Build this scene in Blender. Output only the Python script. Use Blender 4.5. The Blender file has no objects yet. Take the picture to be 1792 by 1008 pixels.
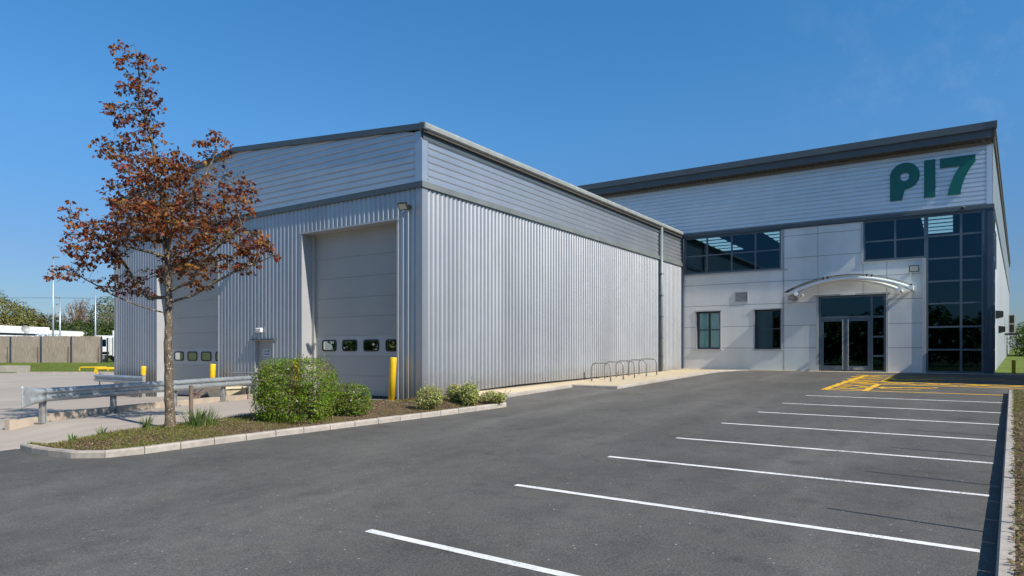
import bpy, math, random
from mathutils import Vector, Matrix, noise, kdtree
from mathutils.geometry import tessellate_polygon
random.seed(7)
S = bpy.context.scene
COL = S.collection
R = math.radians
# world frame: x runs along the warehouse side wall (away from the camera), y to the left along the loading face, z up
FW = Vector((.830, .558, 0)); RT = Vector((.558, -.830, 0)); UP = Vector((0, 0, 1))
CAM = Vector((-14.09, -12.56, 1.634))
def gp(px, D, z): p = CAM+FW*D+RT*((px-896)/1150*D); return (p.x, p.y, z)

# ------------------------------------------------------------------ helpers
def tag(o, label=None, cat=None, group=None, kind=None):
    if label: o['label'] = label
    if cat: o['category'] = cat
    if group: o['group'] = group
    if kind: o['kind'] = kind
    return o

def empty(name, loc=(0, 0, 0), rz=0, label=None, cat=None, group=None):
    o = bpy.data.objects.new(name, None); COL.objects.link(o)
    o.location = loc; o.rotation_euler = (0, 0, rz); o.empty_display_size = .3
    return tag(o, label, cat, group)

class MB:
    def __init__(s): s.v = []; s.f = []; s.m = []; s.c = None; s.fc = []
    def quad(s, a, b, c, d, m=0):
        i = len(s.v); s.v += [tuple(a), tuple(b), tuple(c), tuple(d)]; s.f.append((i, i+1, i+2, i+3)); s.m.append(m)
    def poly(s, pts, m=0):
        i = len(s.v); s.v += [tuple(p) for p in pts]; s.f.append(tuple(range(i, i+len(pts)))); s.m.append(m)
    def hexa(s, p, m=0):
        i = len(s.v); s.v += [tuple(q) for q in p]
        for f in ((0, 3, 2, 1), (4, 5, 6, 7), (0, 1, 5, 4), (1, 2, 6, 5), (2, 3, 7, 6), (3, 0, 4, 7)):
            s.f.append(tuple(i+k for k in f)); s.m.append(m)
    def box(s, x0, x1, y0, y1, z0, z1, m=0):
        s.hexa([(x0, y0, z0), (x1, y0, z0), (x1, y1, z0), (x0, y1, z0), (x0, y0, z1), (x1, y0, z1), (x1, y1, z1), (x0, y1, z1)], m)
    def obox(s, c, a, b, d, m=0):
        c, a, b, d = Vector(c), Vector(a), Vector(b), Vector(d)
        s.hexa([c-a-b-d, c+a-b-d, c+a+b-d, c-a+b-d, c-a-b+d, c+a-b+d, c+a+b+d, c-a+b+d], m)
    def bar(s, p, q, w, h, m=0, up=UP):
        p, q = Vector(p), Vector(q); t = q-p; l = t.length; t.normalize()
        a = t.cross(Vector(up)); a.normalize(); b = a.cross(t)
        s.obox((p+q)/2, t*l/2, a*w/2, b*h/2, m)
    def tube(s, path, r, n=8, m=0, cap=True):
        P = [Vector(p) for p in path]; k = len(P)
        rr = r if isinstance(r, (list, tuple)) else [r]*k
        t0 = (P[1]-P[0]).normalized()
        a = t0.orthogonal().normalized(); rings = []
        for i in range(k):
            t = (P[min(i+1, k-1)]-P[max(i-1, 0)])
            if t.length < 1e-9: t = t0
            t = t.normalized(); a = a-t*a.dot(t)
            if a.length < 1e-6: a = t.orthogonal()
            a.normalize(); b = t.cross(a); i0 = len(s.v)
            for j in range(n):
                th = 2*math.pi*j/n
                s.v.append(tuple(P[i]+(a*math.cos(th)+b*math.sin(th))*rr[i]))
            rings.append(i0)
        for i in range(k-1):
            for j in range(n):
                s.f.append((rings[i]+j, rings[i]+(j+1) % n, rings[i+1]+(j+1) % n, rings[i+1]+j)); s.m.append(m)
        if cap:
            s.f.append(tuple(rings[0]+j for j in reversed(range(n)))); s.m.append(m)
            s.f.append(tuple(rings[-1]+j for j in range(n))); s.m.append(m)
    def prism(s, poly, fa, fb, m=0, holes=()):
        """extrude 2-d polygon (with holes): fa/fb map 2-d points to the two faces"""
        loops = [list(poly)]+[list(h) for h in holes]
        flat = [p for l in loops for p in l]
        tris = tessellate_polygon([[Vector((p[0], p[1], 0)) for p in l] for l in loops])
        i0 = len(s.v); n = len(flat)
        s.v += [tuple(fa(p)) for p in flat]+[tuple(fb(p)) for p in flat]
        for t in tris:
            s.f.append((i0+t[0], i0+t[1], i0+t[2])); s.m.append(m)
            s.f.append((i0+n+t[2], i0+n+t[1], i0+n+t[0])); s.m.append(m)
        o = i0
        for l in loops:
            k = len(l)
            for j in range(k):
                a, b = o+j, o+(j+1) % k
                s.f.append((a, b, b+n, a+n)); s.m.append(m)
            o += k
    def build(s, name, mats, parent=None, smooth=False):
        off = parent_world(parent) if parent else Vector((0, 0, 0))
        me = bpy.data.meshes.new(name)
        me.from_pydata([(x-off.x, y-off.y, z-off.z) for x, y, z in s.v], [], s.f)
        if not isinstance(mats, (list, tuple)): mats = [mats]
        for m in mats: me.materials.append(m)
        if len(mats) > 1: me.polygons.foreach_set('material_index', s.m)
        if s.c is not None:
            at = me.color_attributes.new('tint', 'FLOAT_COLOR', 'POINT')
            buf = [];
            for c in s.c: buf += [c[0], c[1], c[2], 1]
            at.data.foreach_set('color', buf)
        if smooth: me.polygons.foreach_set('use_smooth', [True]*len(me.polygons))
        me.update()
        o = bpy.data.objects.new(name, me); COL.objects.link(o)
        if parent: o.parent = parent
        return o

def parent_world(o):
    l = Vector((0, 0, 0))
    while o: l = l+Vector(o.location); o = o.parent
    return l

def copy_tree(o, parent=None):
    c = o.copy(); COL.objects.link(c)
    if parent: c.parent = parent
    for ch in list(o.children): copy_tree(ch, c)
    return c

def bevel(o, w=.01, seg=2):
    b = o.modifiers.new('bevel', 'BEVEL'); b.width = w; b.segments = seg; b.limit_method = 'ANGLE'; b.angle_limit = R(40)
    return o

# ------------------------------------------------------------------ materials
def nmat(name):
    m = bpy.data.materials.new(name); m.use_nodes = True
    nt = m.node_tree; return m, nt, nt.nodes, nt.links, nt.nodes['Principled BSDF']

def ramp(nd, stops):
    e = nd.color_ramp.elements
    while len(e) < len(stops): e.new(.5)
    for k, (p, c) in enumerate(stops):
        e[k].position = p; e[k].color = (c, c, c, 1) if isinstance(c, (int, float)) else (*c, 1)

def surf(name, col, rough=.6, metal=0, var=.12, scale=2.0, det=4, bump=0, bscale=60, spec=.5, stretch=(1, 1, 1), rvar=.08, var2=0, scale2=.4, coat=0):
    """procedural paint / stone: base colour with two scales of tonal variation, rough variation, optional fine bump"""
    m, nt, N, L, P = nmat(name)
    geo = N.new('ShaderNodeNewGeometry'); mp = N.new('ShaderNodeMapping'); mp.inputs['Scale'].default_value = stretch
    L.new(geo.outputs['Position'], mp.inputs['Vector'])
    n1 = N.new('ShaderNodeTexNoise'); n1.inputs['Scale'].default_value = scale; n1.inputs['Detail'].default_value = det
    L.new(mp.outputs[0], n1.inputs['Vector'])
    r1 = N.new('ShaderNodeValToRGB'); ramp(r1, [(.28, tuple(max(0, c*(1-var)) for c in col)), (.72, tuple(min(1, c*(1+var)) for c in col))])
    L.new(n1.outputs['Fac'], r1.inputs[0]); out = r1.outputs[0]
    if var2:
        n2 = N.new('ShaderNodeTexNoise'); n2.inputs['Scale'].default_value = scale2; n2.inputs['Detail'].default_value = 3
        L.new(geo.outputs['Position'], n2.inputs['Vector'])
        r2 = N.new('ShaderNodeValToRGB'); ramp(r2, [(.3, 1-var2), (.7, 1+0*var2)]); L.new(n2.outputs['Fac'], r2.inputs[0])
        mx = N.new('ShaderNodeMix'); mx.data_type = 'RGBA'; mx.blend_type = 'MULTIPLY'; mx.inputs[0].default_value = 1
        L.new(out, mx.inputs[6]); L.new(r2.outputs[0], mx.inputs[7]); out = mx.outputs[2]
    L.new(out, P.inputs['Base Color'])
    rr = N.new('ShaderNodeMapRange'); rr.inputs[3].default_value = max(.02, rough-rvar); rr.inputs[4].default_value = min(1, rough+rvar)
    L.new(n1.outputs['Fac'], rr.inputs[0]); L.new(rr.outputs[0], P.inputs['Roughness'])
    P.inputs['Metallic'].default_value = metal; P.inputs['Specular IOR Level'].default_value = spec
    if coat: P.inputs['Coat Weight'].default_value = coat
    if bump:
        nb = N.new('ShaderNodeTexNoise'); nb.inputs['Scale'].default_value = bscale; nb.inputs['Detail'].default_value = 4
        L.new(geo.outputs['Position'], nb.inputs['Vector'])
        b = N.new('ShaderNodeBump'); b.inputs['Strength'].default_value = bump; b.inputs['Distance'].default_value = .01
        L.new(nb.outputs['Fac'], b.inputs['Height']); L.new(b.outputs[0], P.inputs['Normal'])
    return m

def asphalt_mat():
    m, nt, N, L, P = nmat('asphalt')
    geo = N.new('ShaderNodeNewGeometry'); pos = geo.outputs['Position']
    def noi(scale, det, rough=.5, vec=pos):
        n = N.new('ShaderNodeTexNoise'); n.inputs['Scale'].default_value = scale; n.inputs['Detail'].default_value = det
        n.inputs['Roughness'].default_value = rough; L.new(vec, n.inputs['Vector']); return n.outputs['Fac']
    def mul(a, b, fac=1, mode='MULTIPLY'):
        x = N.new('ShaderNodeMix'); x.data_type = 'RGBA'; x.blend_type = mode; x.inputs[0].default_value = fac
        L.new(a, x.inputs[6]); L.new(b, x.inputs[7]); return x.outputs[2]
    def rp(src, st):
        r = N.new('ShaderNodeValToRGB'); ramp(r, st); L.new(src, r.inputs[0]); return r.outputs[0]
    base = rp(noi(52, 5, .75), [(.28, (.048, .046, .043)), (.5, (.092, .089, .083)), (.72, (.19, .183, .168))])
    big = rp(noi(.35, 4, .55), [(.3, .82), (.5, 1.0), (.72, 1.14)])
    mp = N.new('ShaderNodeMapping'); mp.inputs['Rotation'].default_value = (0, 0, R(8)); mp.inputs['Scale'].default_value = (.12, 1.1, 1); L.new(pos, mp.inputs['Vector'])
    streak = rp(noi(1.0, 3, .5, mp.outputs[0]), [(.34, .88), (.58, 1.0), (.68, 1.16)])
    stain = mul(rp(noi(.9, 5, .6), [(.26, .66), (.36, 1.0)]), rp(noi(2.3, 6, .65), [(.3, (.80, .79, .77)), (.5, (1.0, .99, .97)), (.75, (1.12, 1.08, 1.0))]))
    col = mul(mul(mul(base, big), streak), stain)
    # paler tyre-worn lane along the bays, dark drips where cars stand
    sp = N.new('ShaderNodeSeparateXYZ'); L.new(pos, sp.inputs[0])
    wob = N.new('ShaderNodeMath'); wob.operation = 'MULTIPLY_ADD'; L.new(noi(.22, 3), wob.inputs[0]); wob.inputs[1].default_value = 2.4; L.new(sp.outputs['Y'], wob.inputs[2])
    mr = N.new('ShaderNodeMapRange'); mr.inputs[1].default_value = -8; mr.inputs[2].default_value = 1; L.new(wob.outputs[0], mr.inputs[0])
    lane = rp(mr.outputs[0], [(.18, 1), (.30, 1.16), (.38, 1.02), (.50, 1.04), (.60, 1.22), (.70, 1.03), (.80, 1.12), (.92, 1)])
    vo = N.new('ShaderNodeTexVoronoi'); vo.inputs['Scale'].default_value = .62; L.new(pos, vo.inputs['Vector'])
    drip = mul(rp(vo.outputs['Distance'], [(.05, .74), (.13, 1)]), rp(noi(6, 4), [(.3, .93), (.6, 1.03)]))
    col = mul(mul(col, lane), drip)
    v = N.new('ShaderNodeTexVoronoi'); v.inputs['Scale'].default_value = 5; L.new(pos, v.inputs['Vector'])
    spk = rp(v.outputs['Distance'], [(.045, 1), (.07, 0)])
    mix = N.new('ShaderNodeMix'); mix.data_type = 'RGBA'; L.new(spk, mix.inputs[0]); L.new(col, mix.inputs[6]); mix.inputs[7].default_value = (.33, .315, .285, 1)
    L.new(mix.outputs[2], P.inputs['Base Color'])
    P.inputs['Roughness'].default_value = .82; P.inputs['Specular IOR Level'].default_value = .35
    b = N.new('ShaderNodeBump'); b.inputs['Strength'].default_value = .7; b.inputs['Distance'].default_value = .008
    L.new(noi(120, 2, .6), b.inputs['Height']); L.new(b.outputs[0], P.inputs['Normal'])
    return m

def bark_mat():
    m, nt, N, L, P = nmat('maple_bark')
    geo = N.new('ShaderNodeNewGeometry'); mp = N.new('ShaderNodeMapping'); mp.inputs['Scale'].default_value = (1, 1, .5); L.new(geo.outputs['Position'], mp.inputs['Vector'])
    n1 = N.new('ShaderNodeTexNoise'); n1.inputs['Scale'].default_value = 14; n1.inputs['Detail'].default_value = 8; L.new(mp.outputs[0], n1.inputs['Vector'])
    r1 = N.new('ShaderNodeValToRGB'); ramp(r1, [(.3, (.05, .037, .026)), (.55, (.14, .105, .07)), (.75, (.24, .19, .13))]); L.new(n1.outputs['Fac'], r1.inputs[0])
    v = N.new('ShaderNodeTexVoronoi'); v.inputs['Scale'].default_value = 16; L.new(geo.outputs['Position'], v.inputs['Vector'])
    r2 = N.new('ShaderNodeValToRGB'); ramp(r2, [(.16, 1), (.26, 0)]); L.new(v.outputs['Distance'], r2.inputs[0])
    mx = N.new('ShaderNodeMix'); mx.data_type = 'RGBA'; L.new(r2.outputs[0], mx.inputs[0]); L.new(r1.outputs[0], mx.inputs[6]); mx.inputs[7].default_value = (.42, .38, .30, 1)
    L.new(mx.outputs[2], P.inputs['Base Color']); P.inputs['Roughness'].default_value = .9
    b = N.new('ShaderNodeBump'); b.inputs['Strength'].default_value = .8; b.inputs['Distance'].default_value = .02; L.new(n1.outputs['Fac'], b.inputs['Height']); L.new(b.outputs[0], P.inputs['Normal'])
    return m

def leaf_mat(name, trans=.3, rough=.5):
    m, nt, N, L, P = nmat(name)
    at = N.new('ShaderNodeAttribute'); at.attribute_name = 'tint'
    L.new(at.outputs['Color'], P.inputs['Base Color']); P.inputs['Roughness'].default_value = rough; P.inputs['Specular IOR Level'].default_value = .3
    tr = N.new('ShaderNodeBsdfTranslucent'); L.new(at.outputs['Color'], tr.inputs['Color'])
    mx = N.new('ShaderNodeMixShader'); mx.inputs[0].default_value = trans
    L.new(P.outputs[0], mx.inputs[1]); L.new(tr.outputs[0], mx.inputs[2]); L.new(mx.outputs[0], N['Material Output'].inputs['Surface'])
    return m

def glass_mat(name, tint=(.30, .36, .38), ior=1.52, refl=(1, 1, 1)):
    m, nt, N, L, P = nmat(name); N.remove(P)
    tr = N.new('ShaderNodeBsdfTransparent'); tr.inputs['Color'].default_value = (*tint, 1)
    gl = N.new('ShaderNodeBsdfGlossy'); gl.inputs['Roughness'].default_value = .015; gl.inputs['Color'].default_value = (*refl, 1)
    fr = N.new('ShaderNodeFresnel'); fr.inputs['IOR'].default_value = ior
    geo = N.new('ShaderNodeNewGeometry'); nb = N.new('ShaderNodeTexNoise'); nb.inputs['Scale'].default_value = .9; L.new(geo.outputs['Position'], nb.inputs['Vector'])
    b = N.new('ShaderNodeBump'); b.inputs['Strength'].default_value = .03; b.inputs['Distance'].default_value = .05; L.new(nb.outputs['Fac'], b.inputs['Height'])
    L.new(b.outputs[0], gl.inputs['Normal'])
    mx = N.new('ShaderNodeMixShader'); L.new(fr.outputs[0], mx.inputs[0]); L.new(tr.outputs[0], mx.inputs[1]); L.new(gl.outputs[0], mx.inputs[2])
    L.new(mx.outputs[0], N['Material Output'].inputs['Surface'])
    return m

def lamp_mat(name, col, e):
    m, nt, N, L, P = nmat(name)
    P.inputs['Base Color'].default_value = (*col, 1); P.inputs['Emission Color'].default_value = (*col, 1); P.inputs['Emission Strength'].default_value = e
    return m

def clad_mat(name, col, rough, metal, horiz):
    """coated steel sheet: each one-metre sheet has its own tone, faint run marks, splashed dirt along the foot"""
    m = surf(name, col, rough, metal, .04, .9, 4, 0, 60, .5, stretch=(.3, .3, 1) if horiz else (1, 1, .2), rvar=.05, var2=.06, scale2=1.5)
    nt = m.node_tree; N = nt.nodes; L = nt.links; P = N['Principled BSDF']; src = P.inputs['Base Color'].links[0].from_socket
    geo = N.new('ShaderNodeNewGeometry'); sp = N.new('ShaderNodeSeparateXYZ'); L.new(geo.outputs['Position'], sp.inputs[0])
    ad = N.new('ShaderNodeMath'); ad.operation = 'ADD'; L.new(sp.outputs['X'], ad.inputs[0]); L.new(sp.outputs['Y'], ad.inputs[1])
    fl = N.new('ShaderNodeMath'); fl.operation = 'FLOOR'; L.new(sp.outputs['Z'] if horiz else ad.outputs[0], fl.inputs[0])
    wn = N.new('ShaderNodeTexWhiteNoise'); wn.noise_dimensions = '1D'; L.new(fl.outputs[0], wn.inputs['W'])
    mr = N.new('ShaderNodeMapRange'); mr.inputs[3].default_value = .93; mr.inputs[4].default_value = 1.04; L.new(wn.outputs['Value'], mr.inputs[0])
    mx = N.new('ShaderNodeMix'); mx.data_type = 'RGBA'; mx.blend_type = 'MULTIPLY'; mx.inputs[0].default_value = 1; L.new(src, mx.inputs[6]); L.new(mr.outputs[0], mx.inputs[7]); out = mx.outputs[2]
    if not horiz:
        n = N.new('ShaderNodeTexNoise'); n.inputs['Scale'].default_value = 3; n.inputs['Detail'].default_value = 5; L.new(geo.outputs['Position'], n.inputs['Vector'])
        a = N.new('ShaderNodeMath'); a.operation = 'MULTIPLY_ADD'; L.new(n.outputs['Fac'], a.inputs[0]); a.inputs[1].default_value = -.9; L.new(sp.outputs['Z'], a.inputs[2])
        r = N.new('ShaderNodeValToRGB'); ramp(r, [(0, .55), (.55, 0)]); L.new(a.outputs[0], r.inputs[0])
        m2 = N.new('ShaderNodeMix'); m2.data_type = 'RGBA'; L.new(r.outputs[0], m2.inputs[0]); L.new(out, m2.inputs[6]); m2.inputs[7].default_value = (.32, .28, .23, 1); out = m2.outputs[2]
    L.new(out, P.inputs['Base Color']); return m

def paint_mat(name, col, wear):
    m = surf(name, col, .7, 0, .12, 12, 6, .3, 90, .3, var2=.14, scale2=2.5)
    nt = m.node_tree; N = nt.nodes; L = nt.links; P = N['Principled BSDF']; src = P.inputs['Base Color'].links[0].from_socket
    geo = N.new('ShaderNodeNewGeometry'); n = N.new('ShaderNodeTexNoise'); n.inputs['Scale'].default_value = 34; n.inputs['Detail'].default_value = 6; n.inputs['Roughness'].default_value = .7; L.new(geo.outputs['Position'], n.inputs['Vector'])
    n2 = N.new('ShaderNodeTexNoise'); n2.inputs['Scale'].default_value = 1.3; n2.inputs['Detail'].default_value = 3; L.new(geo.outputs['Position'], n2.inputs['Vector'])
    a = N.new('ShaderNodeMath'); a.operation = 'MULTIPLY_ADD'; L.new(n2.outputs['Fac'], a.inputs[0]); a.inputs[1].default_value = .55; L.new(n.outputs['Fac'], a.inputs[2])
    r = N.new('ShaderNodeValToRGB'); ramp(r, [(wear, 0), (wear+.08, .8)]); L.new(a.outputs[0], r.inputs[0])
    mx = N.new('ShaderNodeMix'); mx.data_type = 'RGBA'; L.new(r.outputs[0], mx.inputs[0]); L.new(src, mx.inputs[6]); mx.inputs[7].default_value = (.12, .115, .105, 1); L.new(mx.outputs[2], P.inputs['Base Color'])
    return m

def concrete_mat(name, col, var=.10, joints=None):
    m = surf(name, col, .85, 0, var, 1.3, 6, .25, 45, .3, var2=.16, scale2=.25)
    return m

M = {}
M['asphalt'] = asphalt_mat()
M['yard'] = surf('yard_concrete', (.40, .345, .29), .85, 0, .10, 1.6, 6, .3, 50, .3, stretch=(.35, 1.4, 1), var2=.14, scale2=.2)
M['kerb'] = surf('kerb_concrete', (.41, .365, .315), .9, 0, .16, 9, 6, .5, 90, .3, var2=.2, scale2=1.1)
M['upstand'] = surf('stained_concrete', (.42, .345, .27), .9, 0, .12, 4, 6, .3, 60, .3, var2=.15, scale2=1)
M['tan'] = surf('tan_paving', (.49, .405, .275), .85, 0, .08, 3, 6, .3, 60, .3, var2=.1, scale2=.7)
M['slab'] = surf('paving_slab', (.33, .31, .29), .85, 0, .12, 3, 5, .3, 60, .3)
M['clad'] = clad_mat('silver_cladding', (.485, .49, .495), .56, 1.0, 0)
M['clad_h'] = clad_mat('silver_parapet_cladding', (.56, .57, .58), .46, .88, 1)
M['clad_o'] = clad_mat('pale_silver_cladding', (.72, .735, .755), .46, .85, 1)
M['panel'] = surf('satin_panel', (.68, .685, .675), .45, .3, .05, 1.6, 5, 0, 60, .5, stretch=(1, 1, .12), rvar=.06, var2=.10, scale2=.8)
M['headtrim'] = surf('grey_beige_trim', (.20, .19, .175), .55, .1, .08, 1.5)
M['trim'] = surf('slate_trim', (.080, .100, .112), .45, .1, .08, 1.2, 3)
M['sunlit_trim'] = surf('sunlit_slate_trim', (.175, .195, .19), .5, .1, .1, 1.5, 4, var2=.1, scale2=1.5)  # slate trim lightened for the side band: sunlight painted into its colour
M['trimdark'] = surf('dark_steel_trim', (.045, .07, .10), .4, .2, .1, 1.2, 3)
M['gutter'] = surf('grey_gutter', (.30, .32, .305), .5, .1, .14, 2.5, 5, var2=.12, scale2=1.2)
M['pipe'] = surf('grey_green_pipe', (.19, .225, .225), .45, .1, .06, 2)
M['gutterdark'] = surf('brown_soffit', (.06, .054, .047), .7, 0, .2, 5, 4)
M['door'] = surf('grey_door_panel', (.37, .36, .335), .5, 0, .05, .8, 4, .04, 30, .4)
M['doorlight'] = surf('light_grey_door_band', (.42, .415, .40), .5, 0, .05, .8, 4)
M['rubber'] = surf('black_rubber', (.012, .012, .013), .6, 0, .2, 8)
M['jamb'] = surf('light_jamb_flashing', (.40, .405, .41), .5, .2, .06, 1)
M['frame'] = surf('blue_grey_frame', (.095, .13, .16), .42, .25, .06, 2)
M['framedark'] = surf('dark_frame', (.035, .045, .055), .45, .1, .1, 2)
M['glass'] = glass_mat('tinted_glass', (.18, .26, .33), 1.66, (.42, .80, 1.0))
M['glassgrey'] = glass_mat('acrylic_pane', (.10, .10, .10), 1.5, (.7, .72, .72))
M['glassclear'] = glass_mat('canopy_glass', (.93, .98, .96), 1.45)
M['glasspale'] = glass_mat('pale_window_glass', (.80, .90, .90), 1.5)
M['steel'] = surf('brushed_steel', (.62, .62, .62), .25, .95, .05, 5)
M['galv'] = surf('galvanised_steel', (.46, .50, .52), .42, .55, .22, 14, 5, .08, 30, .5, var2=.22, scale2=3)
M['galvdull'] = surf('weathered_post_steel', (.30, .30, .29), .6, .4, .25, 10, 5)
M['white'] = surf('white_paint_metal', (.84, .845, .84), .32, 0, .04, 2)
M['whiteline'] = paint_mat('white_road_paint', (.76, .75, .72), .86)
M['yellowline'] = paint_mat('yellow_road_paint', (.80, .46, .035), .90)
M['yellow'] = surf('yellow_safety_paint', (.80, .50, .012), .45, 0, .08, 3, 4, coat=.1, var2=.1, scale2=2.5)
M['teal'] = surf('teal_letter', (.003, .115, .095), .3, 0, .05, 2, coat=.05)
M['black'] = surf('black_powder_coat', (.018, .019, .02), .45, 0, .15, 6)
M['lens'] = surf('lamp_lens', (.62, .56, .46), .25, 0, .1, 20)
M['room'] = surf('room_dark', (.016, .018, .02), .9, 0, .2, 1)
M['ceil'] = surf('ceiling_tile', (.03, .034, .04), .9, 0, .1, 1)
M['curtain'] = surf('teal_blind', (.60, .80, .80), .8, 0, .06, 3)
M['lit'] = lamp_mat('ceiling_luminaire', (.95, .95, .80), 4.0)
M['bark'] = bark_mat()
M['twig'] = surf('twig_bark', (.24, .175, .12), .9, 0, .3, 12, 4)
M['soil'] = surf('soil_mulch', (.155, .108, .066), .95, 0, .45, 7, 8, 1.0, 28, .1, var2=.35, scale2=1.2)
M['grassland'] = surf('rough_grass_ground', (.085, .10, .035), .95, 0, .3, .6, 8, .5, 12, .1, var2=.3, scale2=.08)
M['lawn'] = surf('lawn_grass', (.115, .155, .032), .95, 0, .35, 5, 8, .8, 25, .1, var2=.25, scale2=.5)
M['wood'] = surf('weathered_fence_board', (.34, .285, .225), .9, 0, .28, 3.5, 6, .2, 30, .2, stretch=(6, 6, .5), var2=.2, scale2=1)
M['stake'] = surf('brown_timber', (.17, .12, .085), .9, 0, .3, 10, 6, stretch=(3, 3, .4))
M['cream'] = surf('cream_plastic', (.66, .57, .40), .55, 0, .12, 4, 5, var2=.15, scale2=3)
M['leaf'] = leaf_mat('leaf_surface', .38)
M['blueplate'] = surf('blue_sign_plate', (.015, .05, .20), .4, 0, .1, 5)
M['greenplate'] = surf('green_sign_plate', (.02, .16, .10), .4, 0, .1, 5)
M['bluetext'] = surf('blue_lettering', (.03, .17, .30), .5, 0, .1, 5)
M['greyroof'] = surf('grey_sheet_roof', (.26, .27, .27), .6, 0, .1, 2)
M['tyre'] = surf('tyre_rubber', (.02, .02, .02), .85, 0, .2, 8)

# ------------------------------------------------------------------ setting: ground sheets
def sm(t): t = max(0, min(1, t)); return t*t*(3-2*t)
def AZ(u): return .0274*u
def YZ(u, v):
    z = .2-.033*min(v, 19)
    z -= .17*sm((-1-u)/6)*max(0, min(1, (6-v)/4))+.25*sm((-7.2-u)/2.0)*max(0, min(1, (9-v)/6))
    return max(z, AZ(u)+.004) if v < 6 else z

mb = MB()   # ground: one sheet to the horizon
for i in range(24):
    for j in range(2):
        a0, a1 = 2*math.pi*i/24, 2*math.pi*(i+1)/24
        r0, r1 = (0, 300)[j], (300, 3000)[j]
        if j == 0: mb.poly([(0, 0, -.66), (r1*math.cos(a0), r1*math.sin(a0), -.66), (r1*math.cos(a1), r1*math.sin(a1), -.66)])
        else: mb.quad((r0*math.cos(a0), r0*math.sin(a0), -.66), (r1*math.cos(a0), r1*math.sin(a0), -.66), (r1*math.cos(a1), r1*math.sin(a1), -.66), (r0*math.cos(a1), r0*math.sin(a1), -.66))
tag(mb.build('ground', M['grassland']), kind='structure')

mb = MB()   # car park asphalt
def kerbv(u): return -13.29-.0596*u
pts = [(-22, kerbv(-22)), (10.95, kerbv(10.95)), (10.95, -32), (20.7, -32), (20.7, .4), (.2, .4), (.2, 2.2), (-9, 2.6), (-22, 2.6)]
mb.prism(pts, lambda p: (p[0], p[1], AZ(p[0])), lambda p: (p[0], p[1], AZ(p[0])-.2))
tag(mb.build('asphalt_car_park', M['asphalt']), kind='structure')

mb = MB()   # concrete yard: a gently falling grid
us = [-46, -40, -34, -28, -24, -20, -17, -14, -12]+[-11+.5*k for k in range(22)]+[0, .65]+[2, 6, 12, 18, 26, 36, 48]
vs = [1.25, 1.7, 2.15]+[2.6+.8*k for k in range(20)]+[18.6, 20, 24, 30, 38, 46, 53, 57.2]
for a, b in zip(us, us[1:]):
    for c, d in zip(vs, vs[1:]):
        if a >= .6 and c < 17.9: continue
        if a < -9.05 and c < 2.1: continue
        mb.quad((a, c, YZ(a, c)), (b, c, YZ(b, c)), (b, d, YZ(b, d)), (a, d, YZ(a, d)))
tag(mb.build('concrete_yard', M['yard'], smooth=True), kind='structure')

# kerbs as rows of blocks
def resample(path, step):
    P = [Vector(p) for p in path]; out = [P[0]]; acc = 0
    for a, b in zip(P, P[1:]):
        l = (b-a).length; d = step-acc
        while d <= l: out.append(a+(b-a)*d/l); d += step
        acc = l-(d-step)
    if (out[-1]-P[-1]).length > .15: out.append(P[-1])
    else: out[-1] = P[-1]
    return out

def kerb(name, path, w, h, step, side=1, mat='kerb', gap=.012):
    """path: bottom outer edge as (u,v,z); the block lies to `side` of it"""
    P = resample(path, step); m = MB(); n = len(P)
    def nrm(i):
        t = (P[min(i+1, n-1)]-P[max(i-1, 0)]); t.z = 0; t.normalize(); return Vector((-t.y, t.x, 0))*side
    for i in range(n-1):
        a, b = P[i], P[i+1]; t = (b-a).normalized()*gap/2; a2, b2 = a+t, b-t
        na, nb = nrm(i), nrm(i+1); dz = Vector((0, 0, h+random.uniform(-.004, .004))); ch = .02
        dn = Vector((0, 0, -.12))
        def ring(p, q): return [p+dn, p+dz-UP*ch*1.4, p+q*ch+dz, p+q*w+dz, p+q*w+dn]
        ra, rb = ring(a2, na), ring(b2, nb); i0 = len(m.v)
        m.v += [tuple(x) for x in ra+rb]
        for k in range(4): m.f.append((i0+k, i0+k+1, i0+5+k+1, i0+5+k)); m.m.append(0)
        m.f.append((i0, i0+1, i0+2, i0+3, i0+4)); m.m.append(0); m.f.append((i0+9, i0+8, i0+7, i0+6, i0+5)); m.m.append(0)
    return tag(m.build(name, M[mat]), kind='structure')

isl = [(-9.02, 1.95), (-9.06, 1.0), (-8.92, .1), (-8.72, -.33), (-8.35, -.58), (-7.9, -.64), (-7.16, -.72), (-6.5, -.84), (-5.4, -1.03), (-4.4, -1.22), (-3.2, -1.45), (-1.36, -1.80), (0, -2.01), (1.05, -2.16), (1.32, -2.1), (1.43, -1.9), (1.43, -1.5)]
kerb('island_kerb', [(u, v, AZ(u)) for u, v in isl], .125, .125, .62, 1)
kr = [(u, kerbv(u), AZ(u)) for u in (-22, -10, 0, 10.9)]
kerb('car_park_kerb', kr, .125, .125, .915, -1)
# kerb end return
kerb('car_park_kerb', [(10.9, kerbv(10.9), AZ(10.9)), (10.95, -20, AZ(10.95))], .125, .125, .915, -1)

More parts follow.
